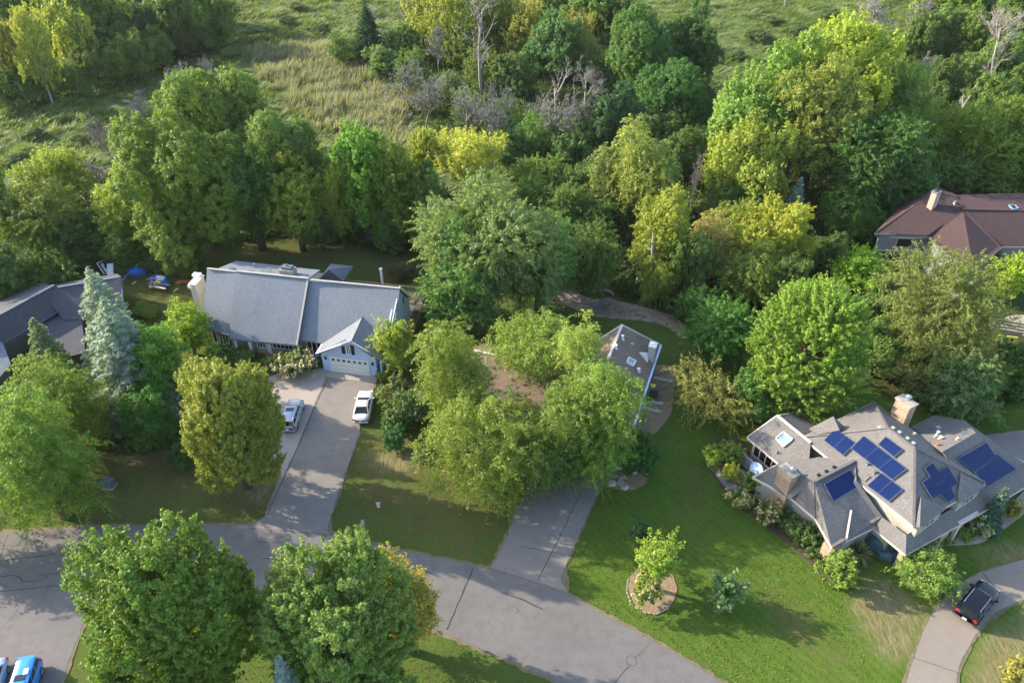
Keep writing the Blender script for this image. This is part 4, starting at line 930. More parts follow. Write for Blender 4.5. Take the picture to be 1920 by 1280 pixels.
w = MB(); pl_ = hull_in([E[0], E[1], E[2], E[3], E[4], E[5], P(1660, 960, h), P(1600, 880, h), P(1480, 866, h)], .4); w.prism(pl_, 0, 2.7); w.build('wing_wall', MAT['sage siding'], D)
w = MB(); w.box(np.array([*pl_[3], 0]) + [0, .1, 0], u2, v2, 1.2, 1.0, 2.45); w.build('brick_pier', MAT['buff brick'], D)
m = MB(); dn = np.array([*pl_[0], 0]) + [-.06, .05, 0]; m.tube([E[0] + [.2, 0, -.25], dn + [0, 0, 2.2], dn + [0, 0, .1]], .05, 6); m.build('downpipe', MAT['cream trim'], D)
def chimney(root, cx, cy, ax, ay, sx, sy, ht, hb=0.0):
    c = P(cx, cy, hb) * [1, 1, 0]; m = MB(); m.box(c, ax, ay, sx, sy, ht); k = m.build('chimney', MAT['buff brick'], root)
    m = MB(); m.box(c + [0, 0, ht], ax, ay, sx * 1.1, sy * 1.14, .12); m.build('chimney_cap', MAT['stone'], k)
    m = MB(); f = c + ax * .25 + ay * .1 + [0, 0, ht + .12]; m.cyl(f, .2, .35, 10); m.cyl(f + [0, 0, .35], .3, .06, 10); m.cyl(f + [0, 0, .41], .3, .16, 10, 0, .05); m.build('flue', MAT['galvanised'], k)
    m = MB(); m.add([c + ax * i * (sx / 2 - .06) + ay * j * (sy / 2 - .06) + np.array([0, 0, ht + .125]) for i, j in ((-1, -1), (1, -1), (1, 1), (-1, 1))], [(0, 1, 2, 3)]); m.build('crown_slab', MAT['stone'], k)
ax = unit(E[1] - E[0]); ay = np.array([-ax[1], ax[0], 0])
ch = unit(P(1466, 968) - P(1448, 951)); chy = np.array([-ch[1], ch[0], 0])
chimney(D, 1457, 955, ch, chy, 1.6, .9, 5.25)
chimney(D, 1687, 784, u2, v2, 1.1, 1.6, 7.0, 4.8)
skirt = MB(); hi = 3.7; lo2 = 2.6
W0, W1, W2 = P(1654, 969, hi), P(1699.5, 1002, hi), P(1823, 932, hi); O0, O1, O2 = P(1639.5, 990.5, lo2), P(1698, 1039, lo2), P(1872, 942, lo2)
roof(skirt, [O0, O1, W1, W0]); roof(skirt, [O1, O2, P(1838, 922, hi), W1])
G = dict(r0=P(1767.7, 846.4, 6.0), r1=P(1829.4, 811, 6.0), fr=P(1940, 901, 2.6), rr=P(1809, 788.5, 2.8), rm=P(1752.8, 777.7, 2.9), rl=P(1707.5, 799.5, 2.9), rt=P(1945, 885, 2.7))
g1 = roof(skirt, [G['r0'], G['r1'], G['fr'], O2, P(1835, 925, 3.5), P(1790, 880, 5.0)]); gq_ = plane(*g1[:3]); r1n = on(*proj(G['r1'])[:2], gq_); frn = on(*proj(G['fr'])[:2], gq_); roof(skirt, [r1n, G['rr'], G['rt']]); roof(skirt, [r1n, G['rt'], frn]); g4 = roof(skirt, [G['r0'], G['r1'], G['rr'], G['rm'], G['rl']])
skirt.build('porch_roof', MAT['taupe shingle'], D)
m = MB()
for a_, b_ in ((O0, O1), (O1, O2), (O2, G['fr'])): m.bar(a_ - [0, 0, .12], b_ - [0, 0, .12], .12, .18)
m.build('gutter', MAT['cream trim'], D)
w = MB(); w.prism(hull_in([P(1745, 800, 2.8), P(1860, 935, 2.6), P(1925, 895, 2.6), P(1960, 880, 2.6), P(1809, 792, 2.8)], .5), 0, 2.6); w.build('garage_wall', MAT['sage siding'], D)
w = MB(); wl = [O1 + v2 * 2.0 + u2 * .5, O2 + v2 * 2.0 - u2 * .5]; w.prism([q for q in (wl[0], wl[1], wl[1] + v2 * 2, wl[0] + v2 * 2)], 0, 2.6); w.build('porch_wall', MAT['tan siding'], D)
for t in (.02, .45, .62, .8):
    m = MB(); m.box(lerp(O1, O2, t) * [1, 1, 0] + v2 * .5 + u2 * .5, u2, v2, .5 if t != .45 else 1.2, .5, 2.5); m.build('porch_pier', MAT['buff brick'], D)
m = MB(); m.box(lerp(O0, O1, .85) * [1, 1, 0] + u2 * .6, u2, v2, .45, .45, 2.5); m.build('porch_pier', MAT['buff brick'], D)
m = MB(); ea = lerp(O1, O2, .56) + v2 * .1 + np.array([0, 0, .05]); m.bar(ea, ea + u2 * 2.6 + [0, 0, .0], .3, .3); m.box(ea * [1, 1, 0] + u2 * .15, u2, v2, .3, .3, 2.5); m.build('entry_frame', MAT['cream trim'], D)
solar_panel(D, [(1566.9, 804.4), (1605, 831.9), (1581.9, 854.4), (1545.6, 826.3)], LP, [((1585.9, 818.2), (1563.8, 840.4))])
solar_panel(D, [(1619.9, 818.4), (1700.6, 880.3), (1673.9, 900), (1596.5, 841.5)], LP, [((1647, 839), (1622, 861)), ((1674, 859.5), (1648, 880.5))])
solar_panel(D, [(1661.2, 819.8), (1693.6, 843.7), (1676.7, 857.8), (1647.2, 833.9)], LP)
solar_panel(D, [(1652.8, 887.3), (1693.6, 918.3), (1667.4, 940.8), (1626.9, 911.2)], LP, [((1673, 902.6), (1647, 926))])
solar_panel(D, [(1745.8, 867.8), (1756.7, 884.2), (1773.9, 874.8), (1792.7, 906.1), (1780.2, 914.7), (1788.8, 932.7), (1773.9, 942.8), (1761.4, 927.2), (1745, 935), (1726.3, 904.5), (1741.1, 894.4), (1730.9, 878)], FP, [((1752, 910), (1768, 900))])
solar_panel(D, [(1591.4, 881.1), (1610.2, 910.8), (1560.9, 940.5), (1543, 908.4)], F3)
GP = plane(*g1[:3])
solar_panel(D, [(1846.6, 830), (1865.3, 858.1), (1823.9, 885.5), (1792.7, 860.5)], GP)
solar_panel(D, [(1866.5, 852), (1902.8, 880), (1848.1, 912.8), (1824.5, 886.5)], GP)
for x, y in ((1673, 804.5), (1685, 812.5), (1700, 824), (1711, 833)): box_vent(D, on(x, y, RP, .05), u2, v2, .3, .22, 'grey trim')
pipe_vent(D, on(1713.5, 815, RP), .1, .2, 'grey trim')
for x, y in ((1650, 802),): box_vent(D, on(x, y, plane(C_, D_, R1)), u2, v2, .4, .15)
for x, y in ((1627, 871), (1640, 887)): pipe_vent(D, on(x, y, LP), .1, .25, 'slate metal')
m = MB(); plate_on(m, [(1617, 880), (1633, 893), (1622, 903), (1606, 890)], LP, .1, .1); m.build('saddle', MAT['taupe shingle'], D)
K4 = plane(*k4[:3])
for x, y in ((1535, 892), (1549.5, 885), (1564, 877)): box_vent(D, on(x, y, K4), ch, chy, .3, .22, 'black')
G4 = plane(g4[0], g4[1], g4[3])
for x, y, r_, h_ in ((1757, 815, .11, .4), (1763, 822, .14, .2), (1753, 819, .08, .15), (1794, 824, .08, .2)): pipe_vent(D, on(x, y, G4), r_, h_, 'cream trim')
pipe_vent(D, on(1758, 834, G4), .12, .2, 'terracotta')
box_vent(D, on(1759.5, 802, G4), u2, v2, .5, .1, 'galvanised'); box_vent(D, on(1808, 813, G4), u2, v2, .6, .12, 'slate metal')

# ============ C: brown roofed house under the locust
Ch = thing('house', 'brown roofed house half hidden under the big locust tree', 'house', P(1120, 760))
RC, RE = P(1166.4, 609.2, 6.2), P(1238, 646, 2.9); FE = P(1186, 800, 2.9)
dC = unit(FE - RE); cC = np.array([-dC[1], dC[0], 0]); cC = cC if cC[0] > 0 else -cC
RF = RC + dC * np.linalg.norm(FE - RE); LE = RC * 2 - RE; LE[2] = 2.9; LF = LE + (FE - RE)
r = MB(); c1 = roof(r, [RC, RE, FE, RF]); roof(r, [RC, RF, LF, LE])
wr = P(922, 642, 5.6); w1 = P(925, 715, 3.0)
aC = -cC
mid = P(1118, 708, 5.4)
wl0 = mid + aC * 14.5; wl0[2] = 5.4; mid[2] = 5.4
roof(r, [mid, wl0, wl0 + dC * 4.6 - [0, 0, 2.5], mid + dC * 4.6 - [0, 0, 2.5]]); roof(r, [mid, wl0, wl0 - dC * 4.6 - [0, 0, 2.5], mid - dC * 4.6 - [0, 0, 2.5]])
r.build('roof', MAT['brown shingle'], Ch)
m = MB(); m.bar(RC + [0, 0, .04], RF + [0, 0, .04], .3, .1); m.bar(RC - [0, 0, .05], RE - [0, 0, .05], .2, .2); m.bar(RC - [0, 0, .05], LE - [0, 0, .05], .2, .2); m.bar(mid + [0, 0, .04], wl0 + [0, 0, .04], .3, .1); m.build('ridge_cap', MAT['cream trim'], Ch)
m = MB(); m.bar(RE + cC * .1 - [0, 0, .1], FE + cC * .1 - [0, 0, .1], .2, .2); m.build('gutter', MAT['pale blue siding'], Ch)
w = MB(); w.prism(hull_in([RE, FE, LF, LE], .45), 0, 2.8); q = [mid - dC * 4.1, wl0 - dC * 4.1 + cC * .4, wl0 + dC * 4.1 + cC * .4, mid + dC * 4.1]; w.prism(q, 0, 2.8); w.build('wall', MAT['grey siding'], Ch)
w = MB()
for a_, b_, c_, n_ in ((RE, RC, LE, -dC), (FE, RF, LF, dC)):
    t_ = -n_ * .45; w.slab([lerp(a_, c_, .06) + t_ - [0, 0, .15], b_ + t_ - [0, 0, .25], lerp(a_, c_, .94) + t_ - [0, 0, .15]], n_, .1)
w.build('gable_wall', MAT['pale blue siding'], Ch)
C1 = plane(*c1[:3]); cc = on(1221, 672, C1)
m = MB(); m.box(cc - [0, 0, 1.0], dC, cC, .95, .75, 2.9); k = m.build('chimney', MAT['white siding'], Ch); m = MB(); m.box(cc + [0, 0, 1.9], dC, cC, 1.05, .85, .1); m.box(cc + [0, 0, 2.0], dC, cC, .4, .35, .25); m.build('chimney_cap', MAT['white paint'], k)
m = MB(); ca = on(1199, 661, C1, .12); cb_ = on(1214, 679, C1, .12); ctop = cc + [0, 0, .9]; m.add([ca, cb_, cc + dC * .3 - cC * .38 + [0, 0, .45], cc - dC * .4 - cC * .38 + [0, 0, .45]], [(0, 1, 2, 3)]); m.slab([on(1198, 661, C1, .05), on(1216, 662, C1, .05), on(1214, 680, C1, .05)], C1[1], .04); m.build('cricket', MAT['white paint'], Ch)
skylight(Ch, [(1178, 671), (1191, 677.5), (1186, 686), (1174.5, 679)], C1, 'sky glass', 'white paint')
for x, y in ((1167, 634.5), (1154, 652), (1197, 696)): pipe_vent(Ch, on(x, y, C1), .13, .35, 'white paint')
for x, y in ((1185, 645), (1199, 697.5)): box_vent(Ch, on(x, y, C1), dC, cC, .4, .12, 'grey trim')
m = MB(); q = FE * [1, 1, 0]; ff = lerp(FE, LF, .5) * [1, 1, 0]
nf = dC; a_ = FE * [1, 1, 0] - cC * .9; b_ = FE * [1, 1, 0] - cC * 3.0
window(Ch, b_ + dC * -.42, a_ + dC * -.42, .8, 2.2, 2, 'white paint', off=.05)
m = MB(); pr0 = lerp(FE, LF, .02) + dC * .1; m.prism([pr0, pr0 - cC * 2.4, pr0 - cC * 2.4 + dC * 1.2, pr0 + dC * 1.2], 2.55, 2.7); m.prism([pr0 + dC * 1.0, pr0 - cC * .2 + dC * 1.0, pr0 - cC * .2 + dC * 1.2, pr0 + dC * 1.2], 0, 2.55); m.build('entry_canopy', MAT['white paint'], Ch)
m = MB(); ga_ = lerp(FE, LF, .42) - dC * .43; gb_ = lerp(FE, LF, .85) - dC * .43; wallpanel(m, gb_, ga_, .05, 2.2, .02, .04); m.build('garage_door', MAT['garage white'], Ch)

# ============ E: maroon roofed house at the right edge
Eh = thing('house', 'maroon shingled house with grey walls at the right edge', 'house', P(1800, 470))
r = MB(); pk_ = P(1762, 352.7, 8.6); a0 = P(1640.3, 437, 5.0); a1 = P(1739.5, 441.7, 5.0); j = P(1806.7, 392.5, 7.6); j2 = P(1792.7, 365, 8.2)
b0 = P(1827, 505.8, 5.0); b1 = P(1878.6, 462.8, 5.0); bl = P(1809, 505, 5.0); e9 = P(2060, 359, 8.2); l9 = P(2060, 398, 8.2); f9 = P(2060, 463, 5.0)
wEP = roof(r, [pk_, a0, a1, j, j2]); roof(r, [j, a1, bl, b0, b1]); roof(r, [j, b1, f9, l9]); roof(r, [j2, j, l9, e9])
ba = a0 * 2 - a1; roof(r, [pk_, a0, P(1700, 372, 5.0)])
r.build('roof', MAT['maroon shingle'], Eh)
m = MB(); m.bar(a0 - [0, 0, .12], a1 - [0, 0, .12], .12, .2); m.bar(bl - [0, 0, .12], b0 - [0, 0, .12], .12, .2); m.bar(b0 - [0, 0, .12], b1 - [0, 0, .12], .12, .2); m.bar(b1 - [0, 0, .12], f9 - [0, 0, .12], .12, .2); m.bar(a1 - [0, 0, .12], bl - [0, 0, .12], .12, .2); m.build('gutter', MAT['galvanised'], Eh)
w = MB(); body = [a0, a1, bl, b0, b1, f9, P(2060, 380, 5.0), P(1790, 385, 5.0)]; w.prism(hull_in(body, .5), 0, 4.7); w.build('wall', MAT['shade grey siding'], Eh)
ib = [np.array([*q, 0]) for q in hull_in(body, .5)]
window(Eh, lerp(ib[0], ib[1], .38), lerp(ib[0], ib[1], .72), 2.9, 4.2, 1, 'cream trim')
m = MB(); wallpanel(m, lerp(ib[0], ib[1], .05), lerp(ib[0], ib[1], .55), .05, 2.0, .02, .04); m.build('garage_door', MAT['maroon shingle'], Eh)
m = MB(); wallpanel(m, ib[0], ib[1], 2.2, 2.34, .02, .06); wallpanel(m, lerp(ib[0], ib[1], .2), ib[1], 4.3, 4.42, .02, .06); m.build('trim_band', MAT['cream trim'], Eh)
m = MB(); m.tube([a0 + [.1, 0, -.2], ib[0] + [-.1, -.1, 4.2], ib[0] + [-.1, -.1, .1]], .06, 6); m.build('downpipe', MAT['grey trim'], Eh)
EP = plane(*wEP[:3]); c = on(1746, 388, EP); eu = unit((a1 - a0) * [1, 1, 0]); ev = np.array([-eu[1], eu[0], 0]); du = unit(eu + ev * .8); dv_ = np.array([-du[1], du[0], 0])
m = MB(); m.box(c - [0, 0, .8], du, dv_, 1.0, .8, 3.0); k = m.build('chimney', MAT['tan siding'], Eh)
m = MB(); m.box(c + [0, 0, 2.2], du, dv_, 1.1, .9, .2); m.build('chimney_cap', MAT['galvanised'], k); m = MB(); m.box(c + [0, 0, 2.4], du, dv_, .6, .5, .12); m.build('flue', MAT['black'], k)
EQ = plane(j2, j, l9); skylight(Eh, [(1891, 386), (1902, 386), (1909, 392), (1899, 394)], EQ, 'dark glass', 'sky glass')
pipe_vent(Eh, on(1790, 381, EP), .14, .2, 'galvanised')
for t0, t1 in ((.08, .16), (.22, .3)): window(Eh, lerp(ib[4], ib[5], t0), lerp(ib[4], ib[5], t1), 1.0, 2.3, 1, 'cream trim')

# ============ A: dark house at the left edge
Ah = thing('house', 'dark slate roofed house behind the blue spruces at the left edge', 'house', P(110, 620))
r = MB(); p0 = P(101.6, 534.7, 4.9); dl = unit(P(0, 590, 4.9) - p0); p1 = p0 + dl * 22
ef = P(134.4, 568.3, 2.8); ef1 = ef + dl * 22; er = P(64.8, 529.2, 2.9); er1 = er + dl * 22; gx = P(66, 529.8, 2.9)
roof(r, [p0, ef, ef1, p1]); roof(r, [p0, p1, er1, er])
q0 = P(109, 539, 4.8); q1 = P(226.6, 519, 4.8); da_ = unit(q1 - q0); fr1 = P(231, 588, 2.0); roof(r, [q0 - da_ * 2, q1, P(232, 592, 2.2), P(120, 600, 2.2)]); roof(r, [q0, q1, P(220, 512.8, 3.4), P(102, 533.5, 3.4)])
r.build('roof', MAT['dark shingle'], Ah)
r = MB(); roof(r, [(60, 615, 2.3), (150, 565, 2.3), (160, 660, 2.0), (85, 680, 2.0)]); r.build('porch_roof', MAT['dark shingle'], Ah)
r = MB(); roof(r, [(-60, 680, 3.4), (-20, 632, 3.4), (5, 642, 3.0), (20, 682, 2.6), (-20, 730, 2.6)]); r.build('garage_roof', MAT['blue grey shingle'], Ah)
m = MB(); m.bar(p0 + [0, 0, .05], p1 + [0, 0, .05], .3, .1); m.bar(q0 + [0, 0, .05], q1 + [0, 0, .05], .3, .1); m.bar(q1 - [0, 0, .1], P(232, 592, 2.15), .2, .22); m.bar(ef - [0, 0, .1], ef1 - [0, 0, .1], .16, .2); m.build('ridge_cap', MAT['slate metal'], Ah)
w = MB(); w.prism(hull_in([ef, ef1, er1, er], .6), 0, 2.75)
gq = [P(226.6, 519, 4.6) - da_ * .3, P(242, 531, 0) - da_ * .1]
w.build('wall', MAT['dark siding'], Ah)
w = MB(); s0 = q1 - da_ * .35 - [0, 0, .2]; bk = P(222, 513, 3.2) - da_ * .3; fk = P(250, 606, 0); fk2 = P(232, 592, 2.1) - da_ * .3
w.slab([fk2, s0, bk, bk * [1, 1, 0], fk2 * [1, 1, 0]], da_, .2); w.build('gable_wall', MAT['dark siding'], Ah)
w = MB(); w.prism(hull_in([P(120, 600, 2.2), P(232, 592, 2.2), P(220, 512.8, 3.4), P(102, 533.5, 3.4)], .35), 0, 2.1); w.build('rear_wall', MAT['dark siding'], Ah)
w = MB(); w.prism(hull_in([P(60, 615, 2.3), P(150, 565, 2.3), P(160, 660, 2.0), P(85, 680, 2.0)], .5), 0, 2.0); w.prism(hull_in([P(-60, 680, 3.4), P(-20, 632, 3.4), P(5, 642, 3.0), P(20, 682, 2.6), P(-20, 730, 2.6)], .5), 0, 2.5); w.build('porch_wall', MAT['dark siding'], Ah)
# ---------------------------------------------------------------- cars
def car(label, loc, rz, kind, paint, L, Wd, Ht, rear_sun=False, name='parked_car', cat='car', rails=True, sunroof=None):
    """x forward. kind 'suv' or 'sedan'"""
    root = thing(name, label, cat, loc, None, rz); pm_ = MAT[paint]
    def part(nm, mb, mat, par=root, smooth=False):
        me = mb.mesh(nm, mat, (0, 0, 0), smooth); o = bpy.data.objects.new(nm, me); COL.objects.link(o); o.parent = par; return o
    hw = Wd / 2; suv = kind == 'suv'
    belt = Ht * (.62 if suv else .66)
    # stations: x/L, half width factor, bottom, top of body
    if suv: st = [(-.5, .80, .45, belt * .72), (-.49, .90, .34, belt * .96), (-.44, .97, .28, belt), (-.25, 1, .25, belt), (.0, 1, .25, belt), (.18, 1, .25, belt * .97), (.24, .99, .25, belt * .93), (.40, .96, .26, belt * .86), (.465, .88, .30, belt * .78), (.495, .74, .36, belt * .60), (.50, .66, .42, belt * .50)]
    else: st = [(-.5, .74, .45, belt * .78), (-.49, .86, .34, belt * .92), (-.44, .95, .28, belt * .97), (-.30, 1, .22, belt), (.0, 1, .22, belt), (.16, 1, .22, belt * .95), (.30, .98, .22, belt * .88), (.42, .94, .24, belt * .80), (.475, .84, .28, belt * .70), (.50, .66, .38, belt * .55)]
    mb = MB(); rows = []
    for fx, wf, zb, zt in st:
        w = hw * wf; x = fx * L
        rows.append([(x, -w * .86, zb), (x, -w, zb + .14), (x, -w, zt * .62 + zb * .3), (x, -w * .985, zt - .10), (x, -w * .91, zt - .015), (x, -w * .45, zt + .03), (x, 0, zt + .035), (x, w * .45, zt + .03), (x, w * .91, zt - .015), (x, w * .985, zt - .10), (x, w, zt * .62 + zb * .3), (x, w, zb + .14), (x, w * .86, zb)])
    k = 13; vs = [p for r in rows for p in r]; fs = []
    for i in range(len(rows) - 1):
        for jn in range(k): a = i * k + jn; b = i * k + (jn + 1) % k; fs.append((a, a + k, b + k, b)[::-1])
    fs += [tuple(range(k)), tuple((len(rows) - 1) * k + i for i in range(k))[::-1]]
    mb.add(vs, fs); part('body', mb, pm_, smooth=True)
    # glasshouse: rear base, rear roof, front roof, front base (x/L)
    g = (-.485, -.43, .03, .235) if suv else (-.36, -.21, -.01, .225)
    tb = hw * .90; tr = hw * (.74 if suv else .68); zr = Ht - .03
    xs_ = [g[0] * L, g[1] * L, g[2] * L, g[3] * L]; zb = belt - .04; zf = belt * (.93 if suv else .92)
    mb = MB()
    gl = [(xs_[0], -tb * .92, zb), (xs_[3], -tb * .9, zf), (xs_[3], tb * .9, zf), (xs_[0], tb * .92, zb), (xs_[1], -tr * .96, zr), (xs_[2], -tr * .95, zr - .02), (xs_[2], tr * .95, zr - .02), (xs_[1], tr * .96, zr)]
    mb.add(gl, [(0, 1, 5, 4), (2, 3, 7, 6), (1, 2, 6, 5), (3, 0, 4, 7), (4, 5, 6, 7)]); part('window_glass', mb, MAT['dark glass'])
    mb = MB(); e = .03; rp_ = []
    nxr = 6
    for i in range(nxr + 1):
        x = xs_[1] - .05 + (xs_[2] - xs_[1] + .08) * i / nxr; zc = .05 * math.sin(math.pi * min(1, max(0, i / nxr)))
        rp_.append([(x, y * tr * 1.03, zr + e + zc * (1 - abs(y)) + (-.05 if abs(y) == 1 else 0)) for y in (-1, -.8, -.3, .3, .8, 1)])
    vs = [p for r in rp_ for p in r]; fs = [(i * 6 + jn, i * 6 + jn + 6, i * 6 + jn + 7, i * 6 + jn + 1)[::-1] for i in range(nxr) for jn in range(5)]
    mb.add(vs, fs); vs2 = [(x, y, z - .05) for x, y, z in vs]; mb.add(vs2, [f[::-1] for f in fs]); rf_ = part('roof_panel', mb, pm_, smooth=True)
    for s in (-1, 1):
        for a, b in ((0, 4), (1, 5)):
            mb = MB(); p = np.array(gl[a]); q = np.array(gl[b]); p[1] = abs(p[1]) * s * 1.01; q[1] = abs(q[1]) * s * 1.01; mb.bar(p, q, .09, .11); part('pillar', mb, pm_)
        for f in ((.42,) if not suv else (.30, .62)):
            mb = MB(); p = lerp(gl[0], gl[1], f + .03); q = lerp(gl[4], gl[5], f); p[1] = abs(p[1]) * s * 1.012; q[1] = abs(q[1]) * s * 1.015; mb.bar(p, q, .05, .09); part('pillar', mb, pm_)
    if sunroof:
        mb = MB(); a, b = sunroof; mb.box((xs_[1] + (xs_[2] - xs_[1]) * (a + b) / 2, 0, zr + .045), (1, 0, 0), (0, 1, 0), (xs_[2] - xs_[1]) * (b - a), tr * 1.25, .035); part('sunroof', mb, MAT['dark glass'], rf_)
    if rails:
        mb = MB()
        for s in (-1, 1): mb.tube([(xs_[1] + .1, s * tr * .93, zr + .05), (xs_[1] + .3, s * tr * .93, zr + .10), (xs_[2] - .3, s * tr * .93, zr + .09), (xs_[2] - .1, s * tr * .93, zr + .04)], .03, 5)
        part('roof_rail', mb, MAT['chrome'], rf_)
    if suv:
        mb = MB(); mb.box((xs_[1] - .10, 0, zr - .01), (1, 0, 0), (0, 1, 0), .26, tr * 1.9, .05); part('spoiler', mb, pm_)
    wr_ = .36 if suv else .32
    for sx in (-.31, .30):
        for sy in (-1, 1):
            mb = MB(); n = 18
            vs = [(sx * L + math.cos(6.2832 * i / n) * wr_, sy * (hw - .20) + d, wr_ + math.sin(6.2832 * i / n) * wr_) for d in (-.11, .215) for i in range(n)] if sy > 0 else [(sx * L + math.cos(6.2832 * i / n) * wr_, sy * (hw - .20) + d, wr_ + math.sin(6.2832 * i / n) * wr_) for d in (-.215, .11) for i in range(n)]
            mb.add(vs, [tuple(range(n)), tuple(range(n, 2 * n))[::-1]] + [(i, (i + 1) % n, n + (i + 1) % n, n + i) for i in range(n)]); wo = part('wheel', mb, MAT['rubber'])
            mb = MB(); y0 = sy * (hw + .022); vs = [(sx * L + math.cos(6.2832 * i / n) * wr_ * .66, y0, wr_ + math.sin(6.2832 * i / n) * wr_ * .66) for i in range(n)] + [(sx * L, y0 + sy * .012, wr_)]
            mb.add(vs, [(i, (i + 1) % n, n) for i in range(n)]); part('rim', mb, MAT['galvanised'], wo)
    for s in (-1, 1):
        for x0, x1 in ((-.235 * L, -.035 * L), (-.025 * L, .17 * L)):
            y0 = s * (hw + .002); zt = belt * .93; vs = [(x0, y0, .40), (x1, y0, .40), (x1 - .02, y0, zt * .80), (x1 - .04, y0 - s * .02, zt), (x0, y0 - s * .02, zt), (x0, y0, zt * .80)]
            mb = MB(); mb.slab(vs if s < 0 else vs[::-1], (0, s, 0), -.014); do_ = part('door', mb, pm_)
            mb = MB(); mb.box((x0 + .16, s * (hw + .025), zt * .86), (1, 0, 0), (0, 1, 0), .2, .04, .035); part('handle', mb, MAT['chrome'], do_)
        mb = MB(); mb.box((L * .462, s * hw * .62, belt * .60), (1, 0, 0), (0, 1, 0), .22, .36, .15); part('headlight', mb, MAT['lamp glass'])
        mb = MB(); mb.box((-L * .478, s * hw * .76, belt * (.66 if suv else .70)), (1, 0, 0), (0, 1, 0), .18, .28 if suv else .34, .30 if suv else .17); part('taillight', mb, MAT['red lamp'])
        mb = MB(); mb.box((xs_[3] - .38, s * (hw + .10), belt - .02), (1, 0, 0), (0, 1, 0), .14, .22, .16); part('side_mirror', mb, pm_ if paint != 'blue paint' else MAT['white pearl'])
    mb = MB(); mb.box((-L * .497, 0, .34), (1, 0, 0), (0, 1, 0), .14, Wd * .86, .2); part('bumper', mb, MAT['chrome'] if paint in ('black paint',) else pm_)
    mb = MB(); mb.box((L * .492, 0, .32), (1, 0, 0), (0, 1, 0), .14, Wd * .74, .2); part('bumper', mb, pm_)
    mb = MB(); mb.box((-L * .513, 0, .56), (1, 0, 0), (0, 1, 0), .03, .34, .16); part('licence_plate', mb, MAT['plate'])
    mb = MB(); mb.box((L * .02, 0, .16), (1, 0, 0), (0, 1, 0), L * .86, Wd * .82, .14); part('underbody', mb, MAT['black'])
    return root
def heading(a, b): d = P(*b) - P(*a); return math.atan2(d[1], d[0])
car('white sedan with a dark rear window parked beside the driveway shrubs', P(683, 768), heading((679, 800), (690, 742)), 'sedan', 'white pearl', 4.95, 1.82, 1.45, rails=False)
car('silver station wagon parked next to the round golden tree', P(550, 784), heading((543, 812), (560, 757)), 'suv', 'silver paint', 4.75, 1.82, 1.66, sunroof=(.60, .86))
car('black off road car with chrome bumper on the curved tan driveway', P(1828, 1136), heading((1802, 1160), (1851, 1099)), 'suv', 'black paint', 4.75, 1.90, 1.80)
bc = car('bright blue car with a roof rail at the bottom left of the parking area', P(50, 1298), heading((70, 1236), (42, 1330)), 'suv', 'blue paint', 4.4, 1.74, 1.58, rails=False, sunroof=(.66, .90))
bm = MB(); bm.box((-.75, .32, 1.655), (1, 0, 0), (0, 1, 0), .5, .34, .012); me = bm.mesh('roof_reflection', MAT['plate']); o = bpy.data.objects.new('roof_reflection', me); COL.objects.link(o); o.parent = bc  # pale patch on the car roof stands in for a small reflection
car('pale blue car cut off by the bottom left corner', P(-14, 1296), heading((0, 1250), (-24, 1340)), 'sedan', 'pale blue paint', 4.6, 1.8, 1.45, rails=False)

# ---------------------------------------------------------------- smaller things
X_, Y_ = np.array([1., 0, 0]), np.array([0, 1., 0])
def axes(deg): a = math.radians(deg); return np.array([math.cos(a), math.sin(a), 0]), np.array([-math.sin(a), math.cos(a), 0])
# utility cabinet on the left lawn
c = P(206, 912); a, b = axes(-8); t = thing('utility_cabinet', 'green grey utility cabinet standing on the left front lawn', 'utility box', c)
m = MB(); m.box(c, a, b, 1.15, .9, .12); m.build('plinth', MAT['stone'], t); m = MB(); m.box(c + [0, 0, .12], a, b, 1.0, .75, .72); m.build('cabinet', MAT['box green'], t); m = MB(); m.box(c + [0, 0, .84], a, b, 1.1, .85, .07); m.build('lid', MAT['slate metal'], t)
# letterbox by the street
c = P(683, 996); a, b = axes(10); t = thing('letterbox', 'small brown letterbox on a post at the street edge', 'letterbox', c)
m = MB(); m.box(c, a, b, .12, .12, 1.05); m.build('post', MAT['raw timber'], t)
m = MB(); s_ = [np.array([math.cos(i / 8 * math.pi) * .16, 0, math.sin(i / 8 * math.pi) * .16 + .14]) for i in range(9)] + [np.array([-.16, 0, 0]), np.array([.16, 0, 0])]
m.slab([c + a * q[0] + [0, 0, 1.05 + q[2]] - b * .28 for q in s_], -b, .56); m.build('box', MAT['grey timber'], t)
c = P(710, 951); m = MB(); m.box(c, a, b, .3, .06, .45); m.box(c + [0, 0, .45], a, b, .4, .05, .28); one('yard_sign', m, MAT['cream trim'], 'tiny pale yard sign standing on the middle lawn', 'sign', c)
# recycling bin
c = P(589, 686); a, b = axes(-20); t = thing('recycling_bin', 'blue wheeled recycling bin beside the white flowering bush', 'bin', c)
m = MB(); lo_ = [c + a * i * .26 + b * j * .3 + [0, 0, .08] for i, j in ((-1, -1), (1, -1), (1, 1), (-1, 1))]; hi_ = [c + a * i * .36 + b * j * .4 + [0, 0, 1.05] for i, j in ((-1, -1), (1, -1), (1, 1), (-1, 1))]
m.add(lo_ + hi_, [(3, 2, 1, 0), (4, 5, 6, 7), (0, 1, 5, 4), (1, 2, 6, 5), (2, 3, 7, 6), (3, 0, 4, 7)]); m.build('bin_body', MAT['bin blue'], t)
m = MB(); m.box(c + [0, 0, 1.05], a, b, .8, .9, .08); m.box(c + [0, 0, 1.13], a, b, .6, .6, .05); m.build('lid', MAT['bin blue'], t)
for s in (-1, 1): m = MB(); m.tube([c + a * s * .27 + b * .34 + [0, 0, .12], c + a * s * .33 + b * .34 + [0, 0, .12]], .12, 10); m.build('wheel', MAT['rubber'], t)
